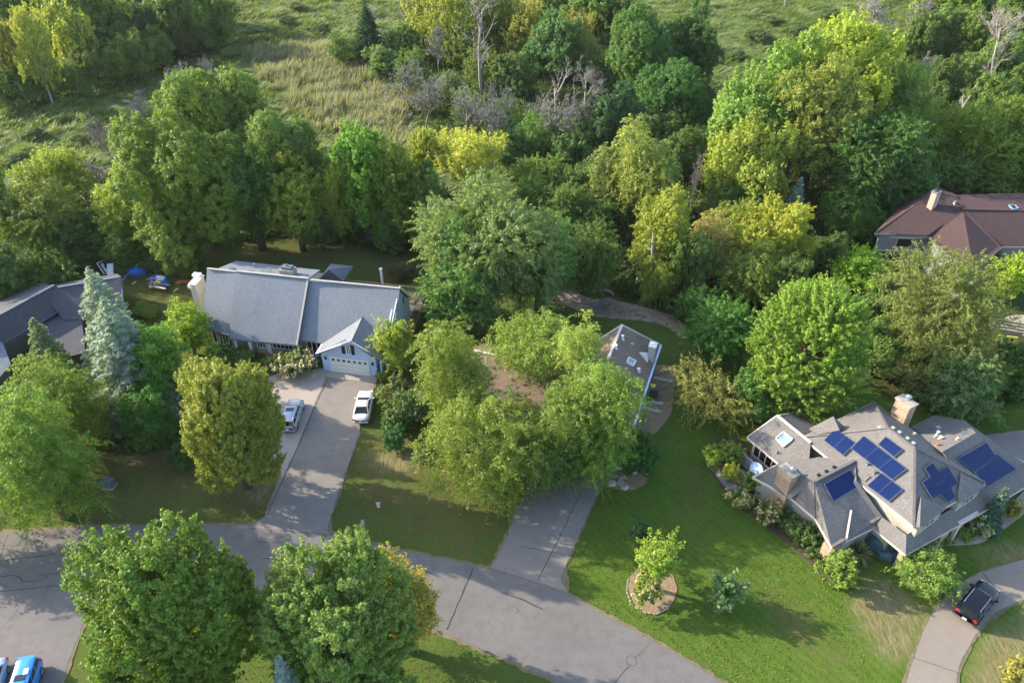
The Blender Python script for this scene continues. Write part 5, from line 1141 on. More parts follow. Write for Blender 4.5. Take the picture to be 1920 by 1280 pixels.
# satellite dish
c = P(1427, 908); t = thing('satellite_dish', 'round pale satellite dish on a pole beside the solar roofed house', 'satellite dish', c)
m = MB(); m.cyl(c, .05, 1.6, 8); m.build('pole', MAT['slate metal'], t)
m = MB(); ct = P(1418, 879, 1.75); nd = unit(np.array([-.15, -.45, .85])); e1_ = unit(np.cross(nd, (0, 1, 0))); e2_ = np.cross(nd, e1_)
rg = [[ct + (e1_ * math.cos(i / 20 * 6.2832) * .62 + e2_ * math.sin(i / 20 * 6.2832) * .70) * k - nd * (.16 * (1 - k * k)) for i in range(20)] for k in (.05, .4, .75, 1.0)]
vs = [p for r in rg for p in r]; m.add(vs, [(j_ * 20 + i, j_ * 20 + (i + 1) % 20, (j_ + 1) * 20 + (i + 1) % 20, (j_ + 1) * 20 + i) for j_ in range(3) for i in range(20)] + [tuple(range(20))]); m.build('dish', MAT['pale blue siding'], t)
m = MB(); m.tube([ct - e2_ * .6, ct + nd * .6], .03, 5); m.tube([ct - [0, 0, .2], c + [0, 0, 1.55]], .05, 6); m.build('feed_arm', MAT['slate metal'], t)
# covered patio furniture
c = P(1645, 1022); t = thing('covered_furniture', 'patio furniture under a rumpled dark teal cover by the porch corner', 'furniture cover', c)
def drape(c, rx, ry, h, seed, deg):
    a, b = axes(deg); m = MB(); nr, na = 12, 44; vs = []; rg = random.Random(seed)
    ph = [rg.uniform(0, 6.28) for _ in range(6)]
    for i in range(nr + 1):
        f = i / nr
        for j_ in range(na):
            an = j_ / na * 6.2832; wob = 1 + .09 * f * math.sin(an * 7 + ph[0]) + .06 * f * math.sin(an * 13 + ph[1]); rr_ = (math.sin(f * 1.571) ** .8) * wob
            x = math.cos(an) * rx * rr_; y = math.sin(an) * ry * rr_; z = h * (1 - f ** 2.6) + .10 * math.sin(x * 5.2 + y * 2.4 + ph[2]) * (1 - f) + .07 * math.sin(y * 8 - x * 3 + ph[3]) * (1 - f)
            vs.append(c + a * x + b * y + np.array([0, 0, max(.02, z)]))
    m.add(vs, [(i * na + j_, (i + 1) * na + j_, (i + 1) * na + (j_ + 1) % na, i * na + (j_ + 1) % na) for i in range(nr) for j_ in range(na)]); return m
drape(P(1640, 1022), 1.25, .85, 1.35, 4, -45).build('cover', MAT['teal cover'], t, True); drape(P(1660, 1040), 1.0, .75, .75, 9, -30).build('cover', MAT['teal cover'], t, True)
# air conditioner in the chip bed, timbers round it
c = P(1224, 747); a, b = axes(70); t = thing('air_conditioner', 'dark green air conditioner standing in the wood chip bed', 'air conditioner', c)
m = MB(); m.box(c, a, b, 1.0, .9, .9); m.build('case', MAT['dark green'], t); m = MB(); m.cyl(c + [0, 0, .9], .38, .04, 14); m.build('fan_grille', MAT['black'], t)
gR = 'timbers lying across the wood chip bed'
for i, (p, q, mt, lb) in enumerate([((1227, 703), (1261, 692), 'grey timber', 'weathered timber at the top of the wood chip bed'), ((1225, 709), (1260, 717), 'white siding', 'long pale timber second from the top of the chip bed'), ((1239, 730), (1261, 718), 'grey timber', 'thin slanting stick timber in the middle of the chip bed'),
        ((1214, 754), (1243, 758), 'white siding', 'white timber just below the green air conditioner'), ((1202, 764), (1238, 774), 'white siding', 'white timber lowest in the wood chip bed')]):
    m = MB(); A0, A1 = P(*p), P(*q); md = (A0 + A1) / 2 + [0, 0, .08]; m.bar(A0 + [0, 0, .12], md, .28 if i != 2 else .12, .24); m.bar(md, A1 + [0, 0, .12], .28 if i != 2 else .12, .24)
    one('garden_timber', m, MAT[mt], lb, 'timber', A0, gR)
# stones and pots by the middle driveway
m = MB(); c = P(1157, 876); m.box(c, X_, Y_, .7, .7, .5); m.box(c + [0, 0, .5], X_, Y_, .8, .8, .08); one('planter_box', m, MAT['white paint'], 'white square planter at the top of the round chip bed', 'planter', c)
for p, q, lb in (((1141, 891), (1158, 895), 'stone kerb laid flat left in the round chip bed'), ((1160, 897), (1172, 895), 'short stone kerb right of the longer one in the round chip bed')):
    m = MB(); m.bar(P(*p) + [0, 0, .12], P(*q) + [0, 0, .12], .3, .26); one('kerb_stone', m, MAT['stone'], lb, 'stone', P(*p))
m = MB(); c = P(1191, 887); m.box(c, *axes(30), .9, .15, .15); m.box(c - [.38, .1, 0], *axes(120), .5, .14, .35); one('bed_edging', m, MAT['cream trim'], 'small cream edging corner lying in the round chip bed', 'edging', c)
for k_, (x, y, s) in enumerate(((1146, 906, .55), (1163, 905, .45), (1170, 912, .5))):
    m = MB(); rg = random.Random(k_); c = P(x, y); n = 9
    vs = [c + np.array([math.cos(i / n * 6.28) * s * rg.uniform(.8, 1.1), math.sin(i / n * 6.28) * s * rg.uniform(.7, 1), -.05]) for i in range(n)]; vs += [c + (v_ - c) * .7 * [1, 1, 0] + [0, 0, .28 * rg.uniform(.8, 1.2)] for v_ in vs]
    m.add(vs, [tuple(range(n, 2 * n))] + [(i, (i + 1) % n, n + (i + 1) % n, n + i) for i in range(n)]); one('flat_stone', m, MAT['stone'], ['left flat stone in the round chip bed', 'middle flat stone in the round chip bed', 'lowest flat stone in the round chip bed'][k_], 'stone', c)
# stone edging of the island bed
m = MB(); q = smooth(gp([(1176, 1100), (1181, 1078), (1174, 1110), (1183, 1132), (1205, 1148), (1232, 1151), (1256, 1138)][2:]), 1); pts = gp([(1177, 1085), (1175, 1108), (1183, 1130), (1203, 1147), (1230, 1151), (1254, 1139)])
rg = random.Random(8)
for i in range(len(pts) - 1):
    p0_, p1_ = np.array([*pts[i], 0]), np.array([*pts[i + 1], 0]); n = int(np.linalg.norm(p1_ - p0_) / .30)
    for j_ in range(n):
        cc_ = lerp(p0_, p1_, (j_ + .5) / n); a, b = axes(math.degrees(math.atan2(*(p1_ - p0_)[[1, 0]])) + rg.uniform(-12, 12)); m.box(cc_ - [0, 0, .05], a, b, .27, .12, rg.uniform(.09, .13))
one('stone_edging', m, MAT['grey timber'], 'curved row of edging stones round the island bed', 'edging', np.array([*pts[0], 0]))
# birdhouse
c = P(1087, 385); t = thing('birdhouse', 'brown birdhouse on a tall pole at the wood edge', 'birdhouse', c); hh = 4.6
m = MB(); m.cyl(c, .05, hh, 6); m.build('pole', MAT['grey timber'], t); m = MB(); a, b = axes(20); m.box(c + [0, 0, hh], a, b, .6, .6, .7); m.build('box', MAT['raw timber'], t)
m = MB(); p = c + [0, 0, hh + .7]; vs = [p + a * i * .45 + b * j_ * .45 for i, j_ in ((-1, -1), (1, -1), (1, 1), (-1, 1))] + [p + [0, 0, .6]]; m.add(vs, [(0, 1, 4), (1, 2, 4), (2, 3, 4), (3, 0, 4), (3, 2, 1, 0)]); m.build('roof', MAT['grey timber'], t)
# yellow playhouse panel by the fence, blue garage door thing
c = P(1885, 642); a, b = axes(-14); t = thing('yellow_panel', 'pale yellow plastic panel with round holes at the right edge', 'play panel', c)
m = MB(); wv = lambda s, z: c + a * s + [0, 0, z]; m.slab([wv(-1.1, .1), wv(1.1, .1), wv(1.1, .95), wv(-1.1, .95)], -b, .12); m.build('panel', MAT['yellow plastic'], t)
for s, z, r_ in ((-.8, .55, .15), (-.35, .62, .1), (-.05, .5, .24), (.55, .5, .2)):
    m = MB(); m.slab([wv(s + math.cos(i / 12 * 6.28) * r_, z + math.sin(i / 12 * 6.28) * r_) - b * .012 for i in range(12)], -b, .02); m.build('hole', MAT['black'], t)
m = MB(); c = P(1893, 622); a, b = axes(-18)
for i in range(4): m.box(c + b * i * .5 + [0, 0, .0], a, b, 4.2, .25, .3 + .12 * i)
one('timber_steps', m, MAT['grey timber'], 'weathered timber retaining steps above the yellow panel', 'steps', c)
# bench at the wood edge
c = P(1530, 482); a, b = axes(50); t = thing('bench', 'pale garden bench in the shade beside the maroon roofed house', 'bench', c)
m = MB(); m.box(c + [0, 0, .42], a, b, 1.5, .45, .06); m.build('seat', MAT['galvanised'], t); m = MB(); m.box(c - b * .22 + [0, 0, .5], a, b, 1.5, .06, .5); m.build('backrest', MAT['galvanised'], t)
for s in (-.6, .6): m = MB(); m.box(c + a * s, a, b, .08, .42, .42); m.build('leg', MAT['galvanised'], t)
# piles of junk in the back yard
def crumple(c, rx, ry, h, seed, deg=0): return drape(c, rx, ry, h, seed, deg)
t = thing('tarp_pile', 'blue and white tarps over a pile near the dark house gable', 'tarp', P(258, 512))
crumple(P(258, 513), 1.25, .8, 1.0, 2, 20).build('blue_tarp', MAT['blue tarp'], t, True); crumple(P(271, 505), 1.1, .6, 1.15, 3, 25).build('white_tarp', MAT['white paint'], t, True)
for i, (p, q, lb) in enumerate((((278, 505), (292, 502), 'plank lying right of the upper blue tarp pile'), ((262, 517), (280, 508), 'plank leaning in front of the upper blue tarp pile'))):
    m = MB(); m.bar(P(*p) + [0, 0, .25], P(*q) + [0, 0, .3], .3, .12); one('plank', m, MAT['grey timber'], lb, 'plank', P(*p), 'planks lying in the back yard')
t = thing('tarp_pile', 'blue and white tarps at the right of the lumber heap', 'tarp', P(303, 534)); crumple(P(296, 529), .9, .7, 1.0, 5, 10).build('blue_tarp', MAT['blue tarp'], t, True); crumple(P(304, 532), .7, .8, 1.15, 6, 0).build('white_tarp', MAT['white paint'], t, True); crumple(P(309, 534), .5, .9, .9, 12, 0).build('blue_tarp', MAT['blue tarp'], t, True)
t = thing('lumber_heap', 'heap of loose yellow and brown lumber beside the blue tarp', 'lumber', P(292, 541)); rg = random.Random(4)
for i in range(11):
    a0_ = P(292 + rg.uniform(-14, 2), 541 + rg.uniform(-6, 4)) + [0, 0, .12 + .09 * i]; an = rg.uniform(-.5, .35) if i % 4 else 1.4; m = MB(); L_ = rg.uniform(1.2, 2.6); m.bar(a0_, a0_ + np.array([math.cos(an) * L_, math.sin(an) * L_, rg.uniform(-.1, .35)]), .22, .09); m.build('plank', MAT[['raw timber', 'grey timber', 'cream trim'][i % 3]], t)
for i, (p, q, lb) in enumerate((((231, 534), (242, 521), 'dark pipe leaning from the dark house toward the tarps'), ((242, 521), (252, 518), 'dark plank bridging to the upper blue tarp pile'), ((249, 534), (255, 529), 'short pinkish board on the grass below the upper tarps'), ((326, 548), (334, 542), 'reddish board lying right of the lumber heap'))):
    m = MB(); m.bar(P(*p) + [0, 0, .5 if i < 2 else .1], P(*q) + [0, 0, .6 if i < 2 else .1], .3, .12); one('plank', m, MAT['slate metal' if i < 2 else 'raw timber'], lb, 'plank', P(*p), 'planks lying in the back yard')
m = MB(); m.bar(P(332, 534) + [0, 0, .2], P(340, 530) + [0, 0, .2], .5, .3); m.bar(P(340, 530) + [0, 0, .2], P(366, 531) + [0, 0, .2], .5, .3); one('brick_edging', m, MAT['terracotta'], 'low pinkish edging running to the wide white chimney', 'edging', P(340, 530))
# things behind the dark house
t = thing('panel_stack', 'stack of black and white panels behind the dark house ridge', 'panels', P(198, 508))
for i in range(3): m = MB(); m.bar(P(192 + i * 4, 506 + i) + [0, 0, 1.3], P(202 + i * 3, 515) + [0, 0, .2], .9, .1); m.build('panel', MAT['white paint' if i % 2 == 0 else 'black'], t)
c = P(211, 512); t = thing('play_slide', 'dark green and white slide behind the dark house gable', 'slide', c)
m = MB(); m.box(c - [.3, 0, 0], X_, Y_, .9, .1, 2.6); m.build('green_panel', MAT['dark green'], t); m = MB(); m.bar(c + [.2, -.1, 1.6], c + [.5, -1.6, .3], .8, .1); m.build('slide_chute', MAT['white paint'], t)
# logs and drift in the creek
for p, q, w_, lb in (((1133, 545), (1152, 555), .35, 'log lying above the grey creek mud'), ((1132, 570), (1146, 588), .22, 'long stick lying across the creek mud'), ((1190, 590), (1215, 596), .2, 'pale stick washed up in the middle of the creek bed'), ((1225, 588), (1250, 606), .18, 'stick near the right bend of the creek bed')):
    m = MB(); m.tube([P(*p) + [0, 0, .15], lerp(P(*p), P(*q), .5) + [0.1, .1, .22], P(*q) + [0, 0, .12]], [w_ * .6, w_ * .55, w_ * .35], 7); one('fallen_log', m, MAT['dead wood'], lb, 'log', P(*p))
m = MB(); c = P(502, 668); m.cyl(c, .22, .4, 10, 0, .3); one('flower_pot', m, MAT['terracotta'], 'terracotta pot by the front door of the blue grey house', 'flower pot', c)
m = MB(); c = P(722, 704); m.cyl(c, .12, .5, 8); m.cyl(c + [0, 0, .5], .2, .25, 8, 0, .1); one('garden_lantern', m, MAT['cream trim'], 'small cream lantern right of the white garage corner', 'lantern', c)
# ---------------------------------------------------------------- trees and shrubs: label, picture box (cx, top, bottom, half width), kind, colour
T_ = tree
# front and left
T_('big round green maple at the bottom left, in front of the street', 338, 978, 1390, 152, 'maple', (.078, .120, .022), .5)
T_('lighter green maple at the bottom centre beside the street', 640, 1010, 1400, 150, 'maple', (.098, .138, .034), .5)
T_('small maple with orange turning top at the right of the bottom maples', 758, 1048, 1230, 55, 'airy', (.20, .165, .035), .4, dens=1.5)
T_('pale green locust at the left edge in front of the dark house', 92, 668, 860, 88, 'locust', (.105, .150, .027), 1.0, dens=1.2)
T_('drooping bright green locust at the left edge above the street', 70, 745, 985, 95, 'locust', (.085, .135, .024), .8, dens=1.25)
T_('pale tree in the corner left of the drooping locust', -25, 700, 900, 50, 'locust', 'yg', .8, near=True)
spruce('tall grey green spruce with its top against the dark house roof', 168, 500, 712, 72, (.158, .200, .172))
spruce('broad blue spruce in front of the dark house', 196, 556, 775, 90, (.158, .205, .185))
spruce('small green conifer in front of the dark house porch', 62, 596, 720, 44, (.10, .135, .08))
T_('dark leafy tree between the blue spruce and the grey house', 298, 602, 770, 56, 'oak', 'bright', .6, near=True)
T_('lime green small tree against the white gable of the grey house', 352, 570, 668, 42, 'airy', 'lime', .4, near=True, dens=1.5)
T_('low dark bushy tree below the blue spruce', 275, 720, 845, 50, 'oak', (.05, .115, .02), .3, near=True)
T_('round golden bronze tree beside the silver car', 432, 666, 935, 92, 'maple', 'bronze', .2, dens=1.2)
T_('bronze shrubby tree at the foot of the blue spruce', 190, 740, 820, 36, 'airy', (.16, .13, .035), .2, near=True, dens=1.3)
T_('slim bright green tree at the right corner of the white garage', 741, 598, 706, 37, 'airy', 'yg', .4, near=True, dens=1.7)
T_('locust at the left frame edge shading the parking area', -98, 890, 1050, 72, 'locust', 'green', 1.0, near=True)
# middle
T_('big feathery locust in front of the brown roofed house', 908, 722, 950, 116, 'locust', (.125, .158, .030), .2, dens=1.15)
T_('left half of the locust pair beside the driveway shrubs', 848, 604, 825, 66, 'locust', (.120, .152, .030), .6, near=True, dens=1.1)
T_('tall leaning locust rising over the brown ridge', 1005, 588, 708, 90, 'locust', (.118, .158, .034), 5.5, near=True)
T_('green locust over the right part of the brown roof', 1128, 655, 850, 72, 'locust', 'green', 4.0, near=True)
T_('lower green locust hiding the corner of the middle driveway', 1125, 770, 912, 52, 'locust', 'green', .4, near=True)
T_('middle locust crown between the two brown roof gaps', 1058, 712, 878, 58, 'locust', (.11, .15, .03), 2.0, near=True)
T_('pale locust crown touching the brown roof ridge', 1085, 590, 720, 45, 'locust', (.15, .185, .04), 6.0, near=True)
T_('dark locust beside the middle driveway', 1030, 800, 925, 58, 'locust', (.065, .105, .025), .3, near=True)
T_('big spreading ash behind the brown roofed house', 915, 322, 610, 130, 'ash', 'sage', 1.0, near=True, dens=1.1)
T_('lower left ash beside the grey house end wall', 862, 430, 640, 70, 'ash', (.075, .135, .035), .6, near=True)
T_('right hand ash with drooping pale boughs', 1010, 400, 590, 72, 'ash', (.085, .145, .035), .8, near=True)
T_('dark green ash shading the creek mud', 1095, 418, 548, 58, 'ash', 'dark', .8, near=True)
T_('low leafy tree between the ash and the brown roof', 840, 555, 640, 42, 'dense', (.06, .125, .03), .3, near=True)
# behind the grey house
T_('massive oak behind the dark house back yard', 330, 205, 500, 118, 'oak', (.082, .118, .022), 1.0, near=True, dens=1.1)
T_('dark oak crown standing highest behind the massive oak', 412, 118, 330, 100, 'oak', 'mid', 2.0, near=True)
T_('deep green oak to the right of the massive oak', 548, 195, 430, 76, 'oak', 'dark', 1.0, near=True)
T_('dark oak filling in below the highest oak crown', 470, 260, 470, 72, 'oak', (.05, .092, .02), .8, near=True)
T_('yellow lit tree at the left flank of the massive oak', 232, 318, 470, 48, 'airy', 'yg', .6, near=True, dens=1.5)
T_('golden leaning tree behind the low rear roof', 553, 300, 470, 62, 'airy', 'gold', .8, near=True, dens=1.2)
T_('vivid green tall tree behind the grey house ridge', 680, 214, 460, 62, 'poplar', (.085, .158, .022), .8, near=True)
T_('narrow golden tree left of the vivid green tree', 635, 315, 465, 30, 'airy', 'gold', .6, dens=1.2)
T_('dark yellow green tree right of the vivid green tree', 748, 250, 470, 46, 'airy', (.10, .135, .022), .6, near=True, dens=1.5)
T_('bright golden tree behind the ash', 872, 236, 345, 72, 'airy', (.235, .235, .045), 4.0, near=True)
T_('golden tree left of the bright golden one', 790, 240, 350, 42, 'maple', (.19, .205, .035), 3.0)
T_('dark leafy tree below the golden trees', 800, 330, 470, 45, 'oak', 'dark', .8)
T_('dark shade tree at the yard edge behind the grey house', 600, 380, 470, 40, 'oak', 'deep', .6)
T_('dense dark tree behind the right end of the grey house', 740, 390, 472, 40, 'oak', 'deep', .6)
bare('white bare tree between the green tree and the ash', 805, 330, 470, 26, 'pale bark')
# left bank
T_('yellow topped tree at the left meadow edge', 103, 283, 395, 58, 'airy', 'yg', .4, near=True, dens=1.5)
T_('dark tree with lit top at the left edge of the meadow', 75, 330, 490, 72, 'pine', (.085, .11, .024), .4, near=True)
T_('dark bushy tree right of the lit topped tree', 150, 408, 500, 58, 'oak', (.042, .082, .02), .4)
T_('dark green tree behind the dark house roof', 62, 458, 560, 80, 'ash', (.055, .10, .02), .4, near=True)
T_('deep green tree at the far left below the meadow', -5, 330, 480, 48, 'oak', 'dark', .4)
T_('low deep green tree at the left edge above the dark roof', -10, 450, 580, 55, 'oak', 'deep', .4)
T_('leafy understorey tree at the foot of the massive oak', 250, 430, 505, 45, 'oak', (.06, .105, .02), .3)
T_('dark understorey tree below the massive oak', 345, 420, 512, 50, 'oak', 'deep', .3)
T_('small lit tree below the massive oak edge', 330, 455, 520, 30, 'oak', (.10, .13, .03), .3)
# top left wood
g_ = 'trees of the wood at the top left'
T_('tall yellow birch nearest the left corner of the far wood', 62, 8, 175, 37, 'airy', (.18, .195, .045), 3.0, bark='pale bark', group=g_)
T_('yellow birch cut by the left edge of the far wood', 10, 30, 170, 34, 'poplar', (.18, .18, .045), 3.0, bark='pale bark', group=g_)
T_('yellow green birch second from the tall yellow birch', 140, 18, 135, 40, 'poplar', (.165, .18, .04), 2.0, bark='pale bark', group=g_)
T_('dim birch behind the yellow birches', 100, 0, 120, 36, 'poplar', (.12, .135, .035), 2.0, bark='pale bark', group=g_)
for x, tp, bt, hw, st, cl, lb in ((30, -30, 120, 50, 'oak', 'deep', 'dark tree behind the corner birches'), (190, -20, 120, 50, 'oak', 'deep', 'dark tree behind the bare grey snag'), (225, -5, 100, 42, 'oak', (.09, .12, .03), 'lighter green tree at the top of the far wood'), (280, 5, 95, 40, 'oak', (.075, .11, .045), 'grey green tree in the far wood'),
    (320, -15, 95, 42, 'oak', 'deep', 'darkest tree near the white trunk of the far wood'), (370, -20, 90, 42, 'oak', 'dark', 'dark tree at the right of the far wood'), (415, -10, 85, 36, 'oak', 'dark', 'outermost dark tree at the right end of the far wood'), (245, -45, 60, 60, 'oak', 'deep', 'tree cut by the top edge of the far wood'), (120, -60, 60, 70, 'oak', 'deep', 'tree cut by the top edge behind the birches'), (350, -50, 50, 60, 'oak', 'dark', 'tree cut by the top edge near the clearing'),
    (20, 120, 200, 45, 'oak', 'deep', 'dark bush at the shaded left foot of the wood'), (75, 135, 190, 40, 'oak', 'deep', 'dark bush under the tall yellow birch'), (125, 115, 180, 40, 'oak', 'dark', 'bush at the wood edge below the birches'), (175, 95, 165, 38, 'oak', (.08, .11, .025), 'yellow green bush at the wood edge'), (215, 80, 155, 36, 'oak', (.09, .125, .028), 'lit bush at the wood edge beside the meadow'), (250, 65, 145, 34, 'oak', (.085, .12, .03), 'taller lit bush at the wood edge'), (288, 52, 110, 26, 'oak', (.09, .14, .035), 'small lit tree stepping out of the far wood'),
    (300, 70, 125, 30, 'oak', 'dark', 'low dark bush at the right of the far wood'), (345, 60, 105, 30, 'oak', (.075, .085, .025), 'brownish bush at the wood edge'), (390, 48, 95, 30, 'oak', 'dark', 'low bush beside the fallen white trunk')):
    T_(lb, x, tp, bt, hw, st, cl, .4, group=g_)
bare('bare grey snag standing in the far left wood', 172, -15, 70, 26, shared=0); bare('white trunk standing bare at the top of the far wood', 339, -30, 42, 10, 'pale bark', depth=2, r0=.3); bare('bare trunk at the right end of the far wood', 408, 0, 76, 16, 'pale bark', shared=1)
bare('leaning white snag in the top left corner', 8, 0, 46, 14, 'pale bark', lean=.25, depth=3)
m = MB(); m.tube([P(392, 74) + [0, 0, .6], P(408, 91) + [0, 0, .4]], .32, 6); one('fallen_log', m, MAT['pale bark'], 'fallen white trunk at the edge of the far wood', 'log', P(392, 74))
# meadow
for i, (x, tp, by, hw, lb) in enumerate(((208, 232, 330, 36, 'pale bare bush left of the massive oak'), (338, 112, 190, 36, 'pale bare bush just behind the highest oak crown'), (262, 175, 230, 34, 'low bare bush out on the meadow'), (190, 300, 365, 34, 'bare thicket between the yellow tree and the oak'), (385, 105, 175, 26, 'small bare bush right of the one behind the oak'), (240, 285, 350, 30, 'pale twiggy bush close to the oak flank'))): bare(lb, x, tp, by, hw, shared=i % 3, cat='bare bush', name='bare_bush', group='bare bushes on the meadow')
shrub('dark green bush in the middle of the meadow', 238, 222, 248, 26, col='dark'); shrub('small dark bush on the meadow left of the bare bush', 180, 228, 245, 14, col='dark')
for i, (x, y, w_) in enumerate(((480, 60, 18), (540, 40, 16), (600, 58, 20), (430, 100, 16), (120, 225, 18), (60, 250, 20), (330, 205, 16), (1420, 70, 24), (1500, 62, 30), (1450, 40, 18), (1560, 30, 20), (1380, 110, 22), (560, 15, 18), (690, 235, 16), (30, 300, 22), (150, 260, 16))):
    S_ = shrub; S_('low grey green bush scattered over the open meadow', x, y - w_ * .5, y + w_ * .3, w_, col=((.075, .115, .035) if i % 3 else (.11, .14, .05)), name='meadow_bush', group='low bushes scattered over the open meadow', cat='bush')
bm_ = MB(); c = P(261, 215); bm_.box(c, X_, Y_, 1.2, .4, .8); one('meadow_marker', bm_, MAT['white paint'], 'small white post lying out on the meadow', 'marker', c)
spruce('dark pointed spruce at the left of the far centre wood', 683, 0, 118, 40, (.035, .07, .03), near=True, up=.1)
# far centre wood
g_ = 'trees of the far centre wood'
cw = [(640, 62, 122, 32, 'airy', 'dark', 'low dark tree left of the pointed spruce'), (718, 85, 150, 40, 'oak', (.085, .13, .04), 'light green tree right of the pointed spruce'), (752, 50, 115, 34, 'poplar', 'dark', 'dark tree behind the light green one'), (775, 95, 175, 30, 'ash', 'dark', 'dark bushy tree above the reeds'), (790, -30, 90, 44, 'airy', (.15, .16, .04), 'yellow tree cut by the top edge left of the tall bare tree'), (835, -35, 110, 52, 'airy', (.14, .155, .03), 'yellow green tree left of the tall bare tree'),
    (850, 40, 130, 38, 'airy', (.11, .14, .03), 'lower yellow green tree by the tall bare trunk'), (930, -30, 110, 44, 'airy', (.085, .11, .025), 'olive tree right of the tall bare trunk'), (985, 5, 120, 52, 'airy', (.18, .175, .04), 'yellow tree at the centre of the far wood'), (1035, 25, 145, 56, 'oak', (.065, .12, .04), 'blue green tree in front of the yellow tree'), (1080, 25, 120, 42, 'airy', (.17, .165, .04), 'golden tree right of the blue green one'), (1085, 70, 150, 48, 'locust', (.08, .11, .025), 'olive tree below the golden tree'),
    (1030, -50, 60, 60, 'airy', (.09, .12, .03), 'tree cut by the top edge behind the yellow tree'), (1120, -40, 80, 60, 'oak', 'dark', 'dark tree cut by the top edge'), (1170, -10, 90, 46, 'poplar', (.07, .11, .03), 'mid green tree left of the two big dark trees'), (900, -60, 60, 60, 'ash', 'mid', 'tree cut by the top edge behind the tall bare tree'), (905, 90, 170, 38, 'airy', (.09, .12, .03), 'light tree below the bend of the bare trunk'), (960, 100, 180, 40, 'oak', (.085, .125, .035), 'soft green tree under the blue green one'),
    (880, 170, 250, 40, 'airy', (.105, .14, .06), 'grey green willow above the golden tree'), (840, 130, 200, 32, 'airy', (.10, .13, .06), 'grey green tree right of the reeds'), (800, 150, 215, 30, 'airy', (.11, .13, .06), 'grey tree at the edge of the reeds'), (935, 190, 270, 36, 'locust', (.085, .125, .04), 'small tree left of the pair of dead trees'), (1000, 215, 300, 44, 'airy', (.07, .12, .03), 'tree in front of the pair of dead trees'), (960, 240, 330, 44, 'oak', (.065, .115, .03), 'leafy tree right of the bright golden tree'), (1060, 240, 320, 44, 'poplar', (.065, .11, .035), 'tree below the right dead tree'),
    (1020, 290, 370, 44, 'ash', 'mid', 'tree just behind the ash top'), (1085, 300, 380, 42, 'airy', 'dark', 'dark tree behind the birdhouse'), (1000, 330, 400, 40, 'ash', 'mid', 'low tree behind the ash crown'), (1060, 350, 430, 45, 'ash', 'dark', 'dark tree left of the birdhouse'), (1110, 370, 440, 40, 'oak', (.07, .115, .025), 'low tree right of the birdhouse')]
for x, tp, bt, hw, st, cl, lb in cw: T_(lb, x, tp, bt, hw, st, cl, .5, group=g_)
T_('large dark green tree at the top right of centre', 1218, 18, 195, 88, 'oak', (.055, .105, .026), 1.0, near=True); T_('large dark tree right of the large dark green one', 1300, 10, 185, 52, 'oak', (.045, .09, .024), 1.0, near=True); T_('deep green tree below the two large dark trees', 1262, 105, 275, 72, 'oak', (.045, .10, .026), 1.0, near=True)
T_('dense blue green tree left of the deep green tree', 1142, 166, 300, 58, 'oak', (.045, .085, .035), .8, near=True); T_('dark tree hidden under the deep green tree', 1230, 210, 320, 60, 'oak', 'deep', .6); T_('dark tree beside the tall willow', 1290, 240, 350, 50, 'oak', 'deep', .6)
T_('pale yellow green willow standing in front of dark trees', 1210, 222, 420, 58, 'willow', (.17, .195, .05), .8, near=True); T_('olive drooping tree left of the pale willow', 1145, 275, 400, 42, 'willow', (.12, .145, .045), .6, near=True)
bare('tall bare tree rising through the far centre wood', 905, -30, 205, 56, 'dead wood', depth=4, r0=.42, nfirst=9); bare('left one of the pair of pale dead trees', 1037, 125, 305, 58, depth=4); bare('right one of the pair of pale dead trees', 1092, 118, 295, 58, depth=4)
for i, (x, tp, by, hw, lb) in enumerate(((928, 165, 320, 48, 'grey dead tree left of the pale pair'), (765, 105, 215, 44, 'grey dead bush beside the reeds'), (822, 55, 150, 34, 'grey bare tree left of the tall bare one'), (795, 150, 250, 46, 'low bare tree at the reed edge'), (870, 165, 280, 46, 'bare bush above the golden tree'), (1075, 190, 290, 34, 'bare tree below the right pale dead tree'), (960, 260, 335, 26, 'bare tree right of the golden tree'), (700, 5, 80, 30, 'bare sapling behind the pointed spruce'), (760, 0, 70, 30, 'bare sapling right of the pointed spruce'), (1120, 130, 190, 26, 'small bare tree at the dark tree edge'))): bare(lb, x, tp, by, hw, shared=i % 3, group='bare trees in the far centre wood')
# right of centre
T_('light green maple at the left of the big yellow group', 1408, 90, 360, 88, 'poplar', (.118, .180, .040), 1.0, near=True, dens=.9); T_('tall green maple behind the light green one', 1482, 66, 310, 74, 'poplar', (.115, .165, .035), 2.0, near=True, dens=.9)
T_('big yellow maple at the top of the group', 1594, 42, 310, 128, 'poplar', (.165, .20, .03), 2.0, near=True, dens=.9); T_('golden maple low at the left of the group', 1408, 208, 410, 78, 'poplar', (.172, .20, .034), 1.5, near=True, dens=.9)
T_('olive gold maple with a dark visible trunk', 1535, 108, 335, 84, 'airy', (.158, .176, .042), 5.0, near=True, dens=1.4); T_('dark green maple behind the maroon roof', 1640, 205, 415, 86, 'ash', (.05, .095, .024), 1.0, near=True); T_('grey green maple at the right of the yellow one', 1685, 140, 340, 68, 'airy', (.075, .12, .03), 1.5, near=True)
m = MB(); b = P(1458, 398); m.tube([b, P(1466, 360, 3.0), P(1482, 300, 8.0), P(1490, 240, 12)], [.42, .34, .24, .1], 8); m.tube([P(1470, 345, 4.2), P(1500, 300, 8.0), P(1530, 270, 10)], [.26, .18, .08], 6); m.tube([P(1500, 385, .5), P(1520, 320, 5), P(1545, 260, 10)], [.36, .28, .1], 7)
one('tree_trunk', m, MAT['bark'], 'dark forked trunk showing below the olive gold maple', 'tree trunk', b, None, True)
spruce('small pale blue spruce beside the dark forked trunk', 1502, 332, 440, 24, (.15, .20, .17)); T_('drooping green tree left of the maroon roof', 1590, 345, 448, 55, 'willow', (.06, .115, .022), .5, near=True)
